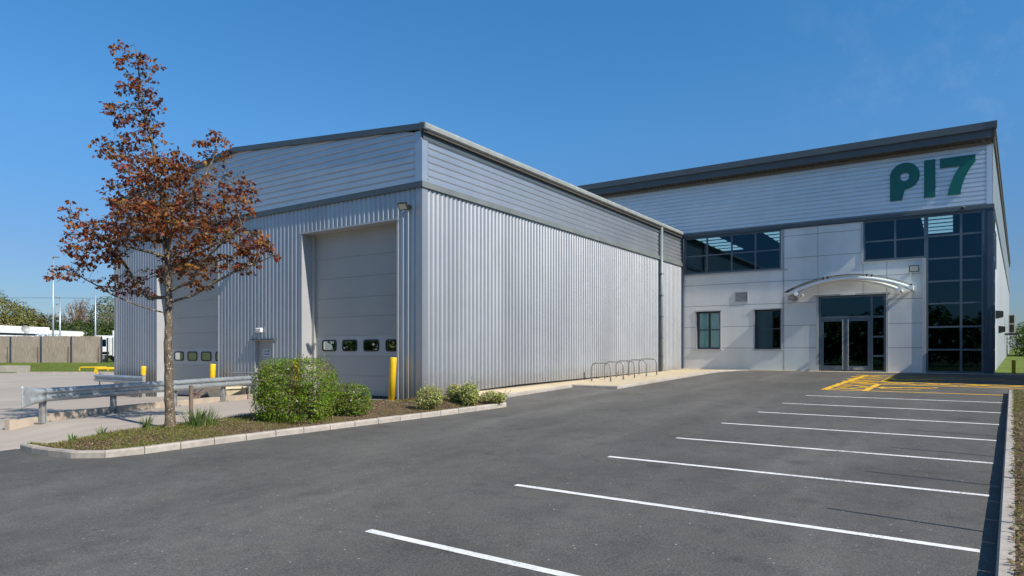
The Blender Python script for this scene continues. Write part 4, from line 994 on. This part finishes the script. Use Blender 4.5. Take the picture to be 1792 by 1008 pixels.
# -- the red maple in the island
def grow_maple():
    base = Vector((-6.594, 1.198, .03)); K = 13.9/1150
    def W_(x, y, d=0): return base+RT*(x-298)*K+UP*(745-y)*K+FW*d
    blobs = [(215, 95, 22, 26, 0), (258, 118, 22, 30, 0), (240, 150, 30, 26, 0), (262, 185, 26, 30, 0), (218, 200, 34, 26, 0), (255, 240, 34, 30, 0), (200, 258, 36, 30, .1), (252, 296, 44, 34, .1),
             (300, 285, 34, 30, .3), (372, 258, 30, 40, .1), (318, 300, 34, 26, -.3), (345, 345, 52, 38, -.2), (290, 355, 46, 40, .5), (225, 345, 50, 36, .2), (410, 330, 38, 34, .2), (425, 372, 32, 26, -.4),
             (175, 405, 38, 30, .1), (126, 375, 20, 24, .1), (118, 425, 22, 26, .2), (158, 452, 36, 24, .1), (118, 484, 26, 18, -.2), (210, 440, 44, 26, -.4), (205, 485, 40, 18, .3), (262, 410, 50, 34, -.6), (300, 445, 44, 22, .6),
             (430, 420, 40, 26, .1), (462, 440, 28, 22, 0), (395, 460, 44, 20, .3), (370, 415, 50, 30, -.5), (352, 475, 36, 14, -.2), (236, 512, 30, 12, .2), (185, 500, 34, 14, .4), (140, 478, 26, 12, -.4), (268, 470, 30, 16, .5), (345, 500, 24, 10, .2), (330, 440, 40, 22, .3), (280, 385, 46, 30, .2), (310, 390, 60, 34, -.9), (330, 380, 60, 34, .9), (300, 320, 50, 34, -.8)]
    att = []
    for x, y, rx, ry, d in blobs:
        n = int(rx*ry/11)
        for _ in range(n):
            q = rdir()*random.random()**.4
            att.append(W_(x+q.x*rx, y+q.z*ry, d+q.y*rx*K*1.15))
    # seed skeleton
    N = []; par = []
    def chain(pts, root=None):
        last = root; first = True
        for a, b in zip(pts, pts[1:]):
            n = max(1, int((b-a).length/.11))
            for i in range(n):
                if first and root is not None: first = False; continue
                N.append(a+(b-a)*i/n+Vector((random.gauss(0, .006), random.gauss(0, .006), 0))); par.append(-1 if last is None else last); last = len(N)-1
        N.append(pts[-1]); par.append(last)
    chain([W_(299, 752), W_(296, 680), W_(295, 600), W_(296, 540), W_(295, 480), W_(291, 410), W_(285, 340), W_(268, 262, .05), W_(252, 190, .0), W_(241, 120, .05), W_(237, 78)])
    nt_ = len(N)
    def near(p): return min(range(nt_), key=lambda i: (N[i]-p).length)
    limbs = [[(292, 517, 0), (256, 522, .1), (235, 505, .2), (212, 470, .3), (180, 435, .4), (135, 392, .4)], [(293, 548, 0), (250, 536, -.15), (212, 518, -.3), (165, 488, -.4), (125, 470, -.45)], [(298, 530, 0), (335, 516, .1), (360, 498, .15), (415, 468, .2), (465, 447, .3)],
             [(298, 506, 0), (345, 494, -.2), (362, 465, -.3), (410, 425, -.4), (440, 405, -.5)], [(297, 484, 0), (345, 466, .2), (390, 445, .4)], [(292, 430, 0), (262, 405, .25), (225, 370, .5), (190, 330, .4)], [(291, 440, 0), (315, 400, -.2), (350, 350, -.25), (378, 280, -.1), (383, 235, 0)],
             [(288, 370, 0), (320, 330, .4), (345, 290, .5)], [(291, 455, 0), (255, 440, -.5), (215, 420, -.9)], [(290, 400, 0), (310, 370, -.5), (320, 330, -.9)], [(280, 320, 0), (240, 290, -.1), (205, 262, -.1)], [(294, 470, 0), (320, 440, .6), (345, 415, .9)]]
    for l in limbs:
        p = [W_(*q) for q in l]; r = near(p[0]); p[0] = N[r]; chain(p, r)
    for it in range(34):
        kd = kdtree.KDTree(len(N))
        for i, p in enumerate(N): kd.insert(p, i)
        kd.balance(); pull = {}; keep = []
        for a in att:
            co, i, d = kd.find(a)
            if d < .125: continue
            keep.append(a)
            if d < .9: pull.setdefault(i, []).append((a-co).normalized())
        att = keep
        if not pull: break
        for i, ds in pull.items():
            v = sum(ds, Vector())/len(ds)
            if v.length < .05: continue
            v.normalize(); q = N[i]+(v+rdir()*.34+UP*.06).normalized()*.115
            N.append(q); par.append(i)
    kids = [[] for _ in N]
    for i, p in enumerate(par):
        if p >= 0: kids[p].append(i)
    rad = [0]*len(N); order = list(range(len(N)))
    order.sort(key=lambda i: -i)
    # children always carry larger index than parents
    for i in order: rad[i] = .0042 if not kids[i] else min(.115, sum(rad[k]**2.25 for k in kids[i])**(1/2.25))
    mx = rad[0]; f = .098/mx
    for i in range(len(N)): rad[i] = max(.0035, rad[i]*(f if rad[i] > .02 else 1))
    for i in range(1, nt_):  # trunk tapers smoothly
        h = (N[i].z-base.z)/8.2; rad[i] = max(rad[i] if h > .45 else 0, .093*(1-h*1.02)+.006)
    rad[0] = .125; rad[1] = .112; rad[2] = .102
    tr = MB(); done = [False]*len(N)
    starts = [0]
    while starts:
        s = starts.pop(); path = [N[par[s]]] if par[s] >= 0 else []; rr = [min(rad[par[s]], rad[s]*1.3)] if par[s] >= 0 else []
        i = s
        while True:
            path.append(N[i]); rr.append(rad[i])
            if not kids[i]: break
            ks = sorted(kids[i], key=lambda k: -rad[k]); starts += ks[1:]; i = ks[0]
        if len(path) > 1: tr.tube(path, rr, 9 if rr[min(2, len(rr)-1)] > .03 else (5 if rr[0] > .008 else 3), 0, False)
    lf = MB(); lf.c = []
    cols = [(5, (.19, .052, .019)), (4, (.27, .085, .022)), (4, (.30, .125, .024)), (3, (.085, .024, .02)), (2, (.21, .12, .028)), (2, (.24, .05, .03))]
    for i, p in enumerate(N):
        if rad[i] > .0125 or i < nt_*.6: continue
        nl = 11 if not kids[i] else (2 if random.random() < .5 else 0)
        cl = pick(cols)
        for _ in range(nl):
            o = rdir(); o.z = o.z*.6; q = p+o*random.uniform(.02, .115)
            t = (o+Vector((0, 0, -.7))+rdir()*.3).normalized(); n = (UP*.7+rdir()*.9).normalized()
            mapleleaf(lf, q, n, t, random.uniform(.045, .10), jit(cl if random.random() < .6 else pick(cols), .25))
    t = empty('maple_tree', base, label='young red leaved maple tree standing in the kerbed island', cat='tree')
    tr.build('trunk', M['bark'], t, smooth=True); lf.build('crown', M['leaf'], t)
    print('maple nodes', len(N), 'leaf verts', len(lf.v))
grow_maple()

# -- shrubs
def superq(d, e=3.0):
    return 1/((abs(d.x)**e+abs(d.y)**e+abs(d.z)**e)**(1/e))
def shrub(name, label, cat, blobs, n, size, cols, group=None, twigs=0, bloom=0, e=2.8, base=None, bare=None, lump=.12, shell=.62, tcols=None):
    """blobs: (centre, (r_right, r_fwd, r_up)); leaves fill their outer shells"""
    b0 = base or (blobs[0][0][0], blobs[0][0][1], blobs[0][0][2]-blobs[0][1][2])
    t = empty(name, b0, label=label, cat=cat, group=group)
    m = MB(); m.c = []; ws = [(b[1][0]*b[1][1]*b[1][2])**(2/3) for b in blobs]
    tw = MB(); bl = MB(); bl.c = []
    def spot(lo=shell):
        k = random.choices(range(len(blobs)), ws)[0]; c, r = blobs[k]; d = rdir(); s = superq(d, e)
        rr = s*random.uniform(lo, 1.0)**.6
        q = Vector(c)+RT*d.x*r[0]*rr+FW*d.y*r[1]*rr+UP*d.z*r[2]*rr
        nz = noise.noise(q*2.6)*lump+noise.noise(q*7)*lump*.5; q += (RT*d.x+FW*d.y+UP*d.z)*nz
        return q, (RT*d.x/r[0]+FW*d.y/r[1]+UP*d.z/r[2]).normalized(), d
    for _ in range(n):
        q, o, d = spot()
        if q.z < b0[2]+.02: continue
        if bare and bare(d, q) and random.random() < .93: continue
        nn = (o+rdir()*.8+UP*.35).normalized(); tt = (o*.6+rdir()).normalized()
        l = size*random.uniform(.6, 1.25); leafquad(m, q, nn, tt, l, l*.62, jit(pick(cols), .28))
    for _ in range(twigs):
        q, o, d = spot(.75)
        if bare and not bare(d, q) and random.random() < .7: continue
        c = Vector(blobs[0][0])-UP*blobs[0][1][2]*.7; dv_ = (q-c).normalized(); a = q-dv_*random.uniform(.15, .45)+rdir()*.04
        tw.tube([a, (a+q)/2+rdir()*.02, q+dv_*.03], [.006, .0045, .003], 3, 0, False)
    for _ in range(max(6, twigs//40)):   # stems from the ground
        q, o, d = spot(.4); a = Vector(b0)+RT*random.gauss(0, .12)*1.0+FW*random.gauss(0, .08); tw.tube([a, a*.5+q*.5+rdir()*.05, q], [.018, .011, .005], 5, 0, False)
    for _ in range(bloom):
        q, o, d = spot(.92)
        leafquad(bl, q+o*.02, (o+rdir()*.4).normalized(), rdir(), .030, .026, (.72, .70, .60)); leafquad(bl, q+o*.025, (o+rdir()*.5).normalized(), rdir(), .026, .022, (.72, .70, .6))
    for _ in range(n//420):   # stray shoots beyond the clipped outline
        q, o, d = spot(.95)
        if d.z < -.2: continue
        g = (o+UP*.8+rdir()*.5).normalized(); ln = size*random.uniform(1.6, 4.2)
        tw.tube([q-g*size, q+g*ln], [.004, .002], 3, 0, False)
        for k in range(int(ln/size*3)): leafquad(m, q+g*ln*random.random(), rdir(), (g+rdir()).normalized(), size*.8, size*.5, jit(pick(cols), .25))
    m.build('foliage', M['leaf'], t); tw.build('stems', M['twig'], t)
    if bloom: bl.build('blossom', M['leaf'], t)
    return t
def pxw(x, y, d):  # a point d metres ahead of the viewpoint seen at photo pixel x,y (used once to size the shrubs)
    return CAM+FW*d+RT*((x-896)/1150*d)+UP*((612-y)/1150*d)
green = [(5, (.155, .26, .016)), (3, (.09, .185, .012)), (3, (.24, .32, .025)), (.6, (.22, .22, .04))]
c1 = pxw(518, 682, 15.1)
shrub('hedge_bush', 'large clipped green bush with bare brown twigs showing on its right flank', 'bush',
      [(tuple(c1+UP*.12), (.90, .72, .60)), (tuple(c1-UP*.36-FW*.15+RT*.1), (.72, .62, .44)), (tuple(c1-UP*.1-RT*.3), (.62, .6, .66))], 24000, .047, green, twigs=2100, bloom=60, base=tuple(pxw(520, 738, 15.0)),
      bare=lambda d, q: (d.x > -.1 and -.35 < d.z < .72 and d.y < .3 and noise.noise(q*1.8) > .0) or (d.x < -.55 and d.z > .1 and noise.noise(q*2.2) > .1), lump=.09, e=3.4)
c2 = pxw(615, 700, 15.9)
shrub('hedge_bush', 'smaller rounded green bush tucked behind the large clipped bush', 'bush', [(tuple(c2), (.47, .46, .40)), (tuple(c2-RT*.25-UP*.1), (.4, .4, .3))], 5200, .052, [(4, (.16, .23, .024)), (3, (.10, .175, .016)), (2, (.22, .26, .04))], twigs=420, bloom=22, base=tuple(pxw(615, 730, 15.9)), lump=.07,
      bare=lambda d, q: d.x < -.2 and d.z < 0 and noise.noise(q*2) > 0)
var = [(4, (.46, .46, .16)), (3, (.34, .37, .08)), (3, (.13, .21, .03)), (2, (.58, .57, .28))]
for x, y, rx, ry, dpt, l, more in ((751, 694, 25, 20, 17.0, 'variegated shrub at the warehouse corner, nearest of the low shrubs', None), (796, 688, 15, 15, 18.2, 'small variegated shrub behind the rounder one beside the side wall', None),
                                 (820, 689, 17, 20, 17.8, 'taller round variegated shrub in the middle of the low shrubs', None), (863, 694, 25, 9.5, 18.3, 'low flat variegated shrub at the pointed end of the island', None)):
    c = pxw(x, y, dpt); k = dpt/1150
    shrub('variegated_shrub', l, 'shrub', [(tuple(c), (rx*k, rx*k*.85, ry*k)), (tuple(c+RT*rx*k*.25-UP*.05), (rx*k*.7, rx*k*.7, ry*k*.8))], int(900+rx*ry*2.6), .055, var, 'variegated shrubs on the island', twigs=120, base=(c.x, c.y, c.z-ry*k-.06), lump=.06, e=2.3, shell=.45)

# -- strap leaved tufts and weeds on the island
def tuft(name, label, cat, c, n, h, spread, cols, group=None):
    t = empty(name, c, label=label, cat=cat, group=group); m = MB(); m.c = []
    for _ in range(n):
        a = random.uniform(0, 2*math.pi); o = Vector((math.cos(a), math.sin(a), 0)); b = Vector(c)+o*random.uniform(0, spread*.45); hh = h*random.uniform(.5, 1.1); le = random.uniform(.15, .8)
        w = o.cross(UP)*random.uniform(.006, .011); col = jit(pick(cols), .25); pts = [b+o*hh*le*(s*s)+UP*hh*(s-.28*le*s*s*s) for s in (0, .35, .7, 1)]
        i = len(m.v)
        for q, ww in zip(pts, (1, 1, .7, .1)): m.v += [tuple(q-w*ww), tuple(q+w*ww)]; m.c += [col, col]
        for k in range(3): m.f.append((i+2*k, i+2*k+1, i+2*k+3, i+2*k+2)); m.m.append(0)
    m.build('blades', M['leaf'], t)
gcol = [(3, (.10, .17, .04)), (2, (.15, .22, .06)), (1, (.22, .24, .09))]
tuft('daffodil_clump', 'clump of green strap leaves at the foot of the maple and stake', 'plant', (-6.05, 1.0, .0), 190, .42, .85, gcol)
tuft('daffodil_clump', 'sparser green strap leaves just left of the maple trunk', 'plant', (-6.95, 1.45, -.03), 50, .34, .3, gcol)
tuft('grass_tuft', 'upright grass tuft left of the maple on the island edge', 'plant', (-7.85, 1.40, -.10), 26, .28, .2, gcol)
tuft('grass_tuft', 'lowest straggly grass tuft near the rounded island tip', 'plant', (-8.30, 1.55, -.15), 22, .2, .3, gcol)
t = empty('tree_stake', (-6.0, 1.42, .0), label='short brown timber stake beside the maple trunk', cat='stake')
mb = MB(); mb.tube([(-6.0, 1.42, -.1), (-6.0, 1.42, .83)], .042, 10); mb.build('stake_post', M['stake'], t, smooth=False)
mb = MB(); mb.tube([(-6.0, 1.42, .83), (-6.0, 1.42, .845)], .046, 10); mb.build('cap', M['stake'], t)

# -- litter and grass on the beds (nobody could count it)
m = MB(); m.c = []
lc = [(4, (.22, .15, .08)), (3, (.12, .08, .045)), (3, (.30, .22, .12)), (2, (.38, .31, .19))]; ggc = [(3, (.17, .20, .035)), (3, (.26, .24, .06)), (1, (.10, .16, .02))]
for _ in range(24000):
    tt_, s_ = random.random(), random.random(); p = soilpt(tt_, s_)
    grassy = noise.noise(Vector((p.x*1.1, p.y*1.1, 5)))+(.42 if p.x < -5 else -.08)
    if random.random() < .25+grassy:
        leafquad(m, p, rdir(), (UP*1.1+rdir()).normalized(), random.uniform(.03, .085), .012, jit(pick(ggc), .3))
    else: leafquad(m, p+UP*.006, (UP*1.5+rdir()).normalized(), rdir(), random.uniform(.02, .06), random.uniform(.012, .03), jit(pick(lc), .3))
for _ in range(9000):
    u = random.uniform(-9.5, 10.6); d = random.random()**2*3.0; p = Vector(bank(u, d))
    if random.random() < (.25 if u < 4 else .7): leafquad(m, p, rdir(), (UP+rdir()).normalized(), random.uniform(.03, .10), .014, jit(pick(ggc), .3))
    else: leafquad(m, p+UP*.008, (UP*1.5+rdir()).normalized(), rdir(), random.uniform(.03, .08), random.uniform(.015, .04), jit(pick(lc), .3))
tag(m.build('leaf_litter_grass', M['leaf']), kind='stuff')

# -- background trees, each its own crown and trunk
def bgtree(name, label, cat, c, rx, rz, trunk, n, size, cols, group, bare=False, e=2.0):
    t = empty(name, (c[0], c[1], c[2]), label=label, cat=cat, group=group); base = Vector(c); cen = base+UP*(trunk+rz)
    tr = MB(); tips = []
    tr.tube([base-UP*.3, base+UP*(trunk+rz*.6), base+UP*(trunk+rz*1.6)], [rx*.07+.05, rx*.05, .03], 7, 0, False)
    for _ in range(90 if bare else 26):
        d = rdir(); d.z = abs(d.z)*1.1-.25; a = base+UP*(trunk+rz*random.uniform(0, 1.1)); q = cen+Vector((d.x*rx, d.y*rx, d.z*rz))*random.uniform(.7, 1.0)
        mid = a*.5+q*.5+UP*rz*.06+rdir()*rx*.08; tr.tube([a, mid, q], [rx*.022, rx*.013, rx*.005], 4, 0, False); tips.append((mid, q))
        if bare:
            for _ in range(7):
                s = mid+(q-mid)*random.random(); e2 = s+(rdir()+(q-mid).normalized()*.8)*rx*.22; tr.tube([s, e2], [rx*.007, rx*.003], 3, 0, False); tips.append((s, e2))
    m = MB(); m.c = []
    for _ in range(n):
        if bare: a, q = random.choice(tips); p = a+(q-a)*random.random()+rdir()*rx*.04; o = rdir()
        else:
            d = rdir(); rr = superq(d, e)*random.uniform(.45, 1)**.55; p = cen+Vector((d.x*rx, d.y*rx, d.z*rz))*rr
            p += d*noise.noise(p*(1.6/rx*2))*rx*.30; o = d
            if noise.noise(p*(3.2/rx)) < -.22: continue
            if p.z < base.z+.05: p.z = base.z+random.uniform(.05, .5)
        l = size*random.uniform(.6, 1.3); leafquad(m, p, (o+rdir()*.7+UP*.3).normalized(), rdir(), l, l*.6, jit(pick(cols), .3))
    tr.build('trunk', M['twig'], t); m.build('crown', M['leaf'], t); return t
olive = [(3, (.20, .20, .05)), (2, (.26, .23, .08)), (2, (.14, .15, .035))]
willow = [(3, (.19, .21, .10)), (2, (.25, .26, .14)), (1, (.12, .15, .05))]
dark = [(4, (.045, .085, .016)), (2, (.075, .12, .022)), (1, (.12, .15, .035))]
brown = [(3, (.15, .10, .075)), (2, (.11, .075, .06))]
G = 'trees beyond the timber fence'
def bt(kind, label, cat, px, D, ytop, wpx, trunk, n, size, cols, G, bare=False, e=2.0):
    k = D/1150; top = 1.634+(612-ytop)*k; rx = wpx*k; rz = (top-.4-trunk)/2*.97
    bgtree(kind, label, cat, gp(px, D, .4), rx, rz, trunk, n, size, cols, G, bare, e)
bt('tree', 'broad olive green tree at the far left edge behind the sheds', 'tree', -12, 98, 510, 62, .6, 9000, .36, olive, G)
bt('tree', 'olive tree with a sloping crown right of the broadest far left tree', 'tree', 42, 100, 534, 38, .4, 5200, .34, olive, G)
bt('tree', 'low olive brown tree between the sloping one and the lamp posts', 'tree', 84, 102, 548, 36, .4, 4600, .34, [(2, (.11, .10, .03)), (2, (.075, .085, .022)), (1, (.15, .13, .05))], G)
bt('bare_tree', 'bare reddish brown tree between two slim lamp posts', 'tree', 134, 104, 512, 30, 2.0, 1100, .2, brown, G, True)
bt('tree', 'grey green willow like tree beside the warehouse corner', 'tree', 184, 106, 515, 27, 1.2, 4200, .3, willow, G)
bt('tree', 'second grey green tree half hidden by the warehouse corner', 'tree', 214, 108, 520, 26, 1.2, 3000, .34, willow, G)
for k, (px, yt, w_, l) in enumerate(((103, 562, 20, 'dark evergreen bush behind the blue lettered depot'), (136, 557, 22, 'dark evergreen bush below the bare brown tree'), (170, 559, 21, 'dark evergreen bush above the shaded fence end'), (203, 560, 22, 'dark evergreen bush behind the white lorry'))):
    bt('evergreen_bush', l, 'bush', px, 96+k, yt, w_, .05, 3200, .28, dark, 'evergreen bushes behind the fence', e=2.6)
hg = [(4, (.075, .13, .02)), (2, (.11, .17, .03)), (2, (.05, .085, .015))]
for k, (u, v, r, h, l) in enumerate(((60.5, -19.2, 2.3, 1.75, 'leafy green hedge tree nearest the office side wall'), (58.5, -22.5, 2.4, 1.9, 'leafy green hedge tree at the right edge of the view'), (65, -21, 3, 2.3, 'taller thin topped hedge tree behind the lawn'))):
    bgtree('hedge_tree', l, 'tree', (u, v, lz(u)-.1), r, h+.2, -.5, 5200, .22, hg, 'hedge trees beyond the lawn', e=2.4)
# dense wood behind the viewpoint: only seen mirrored in the glass and metal
m = MB(); m.c = []
for k in range(30):
    a = Vector((-52-abs(math.sin(k*1.7))*5, -62+k*4.4, -.5)); rz = random.uniform(3.2, 5.2)
    for _ in range(520):
        d = rdir(); p = a+UP*(rz)+Vector((d.x*3.4, d.y*3.4, d.z*rz))*random.uniform(.6, 1); leafquad(m, p, (d+rdir()*.6).normalized(), rdir(), 1.0, .7, jit(pick(dark), .3))
tag(m.build('distant_woodland', M['leaf']), kind='stuff')

# ------------------------------------------------------------------ unseen: trailer added to cast the office corner shadow, posts inferred from thin shadows
tl = empty('added_shadow_trailer', (18.7, -16.6, .56), label='plain box trailer added unseen right of the office to cast the corner shadow', cat='trailer')
mb = MB(); mb.box(14.3, 23.0, -17.9, -15.32, 1.2, 4.72); mb.build('shadow_trailer_box', M['white'], tl)
mb = MB(); mb.box(14.5, 22.8, -17.2, -16.0, .95, 1.2); mb.build('chassis', M['black'], tl)  # chassis of the added shadow trailer
for u in (15.3, 16.5, 21.8):
    for v in (-17.75, -15.5):
        mb = MB(); mb.tube([(u, v-.12, 1.02), (u, v+.12, 1.02)], .48, 18); mb.build('wheel', M['tyre'], tl)
for k, u in enumerate((-6.15, -3.75, -1.4, 1.0, 3.4)):
    t = empty('unseen_timber_marker', (u, kerbv(u)-.35, AZ(u)+.1), label='slim unseen timber marker post, inferred from its thin shadow, on the planting bank beside the parking bays', cat='post', group='unseen marker posts on the planting bank')
    mb = MB(); v_ = kerbv(u)-.42; mb.tube([(u, v_, AZ(u)), (u, v_, AZ(u)+1.68)], .02, 8); mb.build('post', M['stake'], t)

# ------------------------------------------------------------------ camera, light, sky
cd = bpy.data.cameras.new('camera'); co = bpy.data.objects.new('camera', cd); COL.objects.link(co)
co.location = CAM; co.rotation_euler = (R(90), 0, math.atan2(FW.y, FW.x)-R(90))
cd.sensor_width = 36; cd.lens = 1150/1792*36; cd.shift_y = (612-504)/1792; cd.clip_end = 6000; cd.clip_start = .05
S.camera = co
sd = Vector((-.118, -1, .853)).normalized()     # towards the sun
ld = bpy.data.lights.new('sun', 'SUN'); ld.energy = 4.2; ld.angle = R(.5); ld.color = (1, .93, .83)
lo_ = bpy.data.objects.new('sun', ld); COL.objects.link(lo_); lo_.rotation_euler = (-sd).to_track_quat('-Z', 'Y').to_euler(); lo_.location = (0, -20, 30)
w = bpy.data.worlds.new('World'); S.world = w; w.use_nodes = True
nt = w.node_tree; bg = nt.nodes['Background']
sk = nt.nodes.new('ShaderNodeTexSky'); sk.sky_type = 'NISHITA'; sk.sun_disc = False
sk.sun_elevation = math.asin(sd.z); sk.sun_rotation = math.atan2(sd.x, sd.y); sk.air_density = 1.0; sk.dust_density = .35; sk.ozone_density = 3.0
tcn = nt.nodes.new('ShaderNodeTexCoord'); sx = nt.nodes.new('ShaderNodeSeparateXYZ'); nt.links.new(tcn.outputs['Generated'], sx.inputs[0])
rt = nt.nodes.new('ShaderNodeValToRGB'); ramp(rt, [(0, (.33, .40, .52)), (.13, (.38, .51, .67)), (.30, (.41, .78, 1.0)), (.46, (.36, .86, 1.12)), (1.0, (.6, .9, 1.0))]); nt.links.new(sx.outputs['Z'], rt.inputs[0])
mxs = nt.nodes.new('ShaderNodeMix'); mxs.data_type = 'RGBA'; mxs.blend_type = 'MULTIPLY'; mxs.inputs[0].default_value = 1   # deep, polarised spring sky
nt.links.new(sk.outputs[0], mxs.inputs[6]); nt.links.new(rt.outputs[0], mxs.inputs[7]); mpw = nt.nodes.new('ShaderNodeMapping'); mpw.inputs['Rotation'].default_value = (R(20), R(-35), R(25)); mpw.inputs['Scale'].default_value = (1.2, 5.5, 5.5); nt.links.new(tcn.outputs['Generated'], mpw.inputs['Vector'])
nw = nt.nodes.new('ShaderNodeTexNoise'); nw.inputs['Scale'].default_value = 2.2; nw.inputs['Detail'].default_value = 8; nw.inputs['Roughness'].default_value = .62; nt.links.new(mpw.outputs[0], nw.inputs['Vector'])
rw = nt.nodes.new('ShaderNodeValToRGB'); ramp(rw, [(.52, 0), (.82, .11)]); nt.links.new(nw.outputs['Fac'], rw.inputs[0])
dt = nt.nodes.new('ShaderNodeVectorMath'); dt.operation = 'DOT_PRODUCT'; nt.links.new(tcn.outputs['Generated'], dt.inputs[0]); dt.inputs[1].default_value = (FW+RT*.80+UP*.42).normalized()
rd_ = nt.nodes.new('ShaderNodeValToRGB'); ramp(rd_, [(.955, .03), (.998, 1)]); nt.links.new(dt.outputs['Value'], rd_.inputs[0])
ml = nt.nodes.new('ShaderNodeMath'); ml.operation = 'MULTIPLY'; nt.links.new(rw.outputs[0], ml.inputs[0]); nt.links.new(rd_.outputs[0], ml.inputs[1])
mw_ = nt.nodes.new('ShaderNodeMix'); mw_.data_type = 'RGBA'; nt.links.new(ml.outputs[0], mw_.inputs[0]); nt.links.new(mxs.outputs[2], mw_.inputs[6]); mw_.inputs[7].default_value = (6, 6.3, 6.8, 1)
nt.links.new(mw_.outputs[2], bg.inputs['Color']); bg.inputs['Strength'].default_value = 0.10
S.view_settings.view_transform = 'Standard'; S.view_settings.look = 'None'; S.view_settings.exposure = .56; S.view_settings.gamma = 1
S.render.engine = 'CYCLES'
S.cycles.max_bounces = 8; S.cycles.transparent_max_bounces = 12
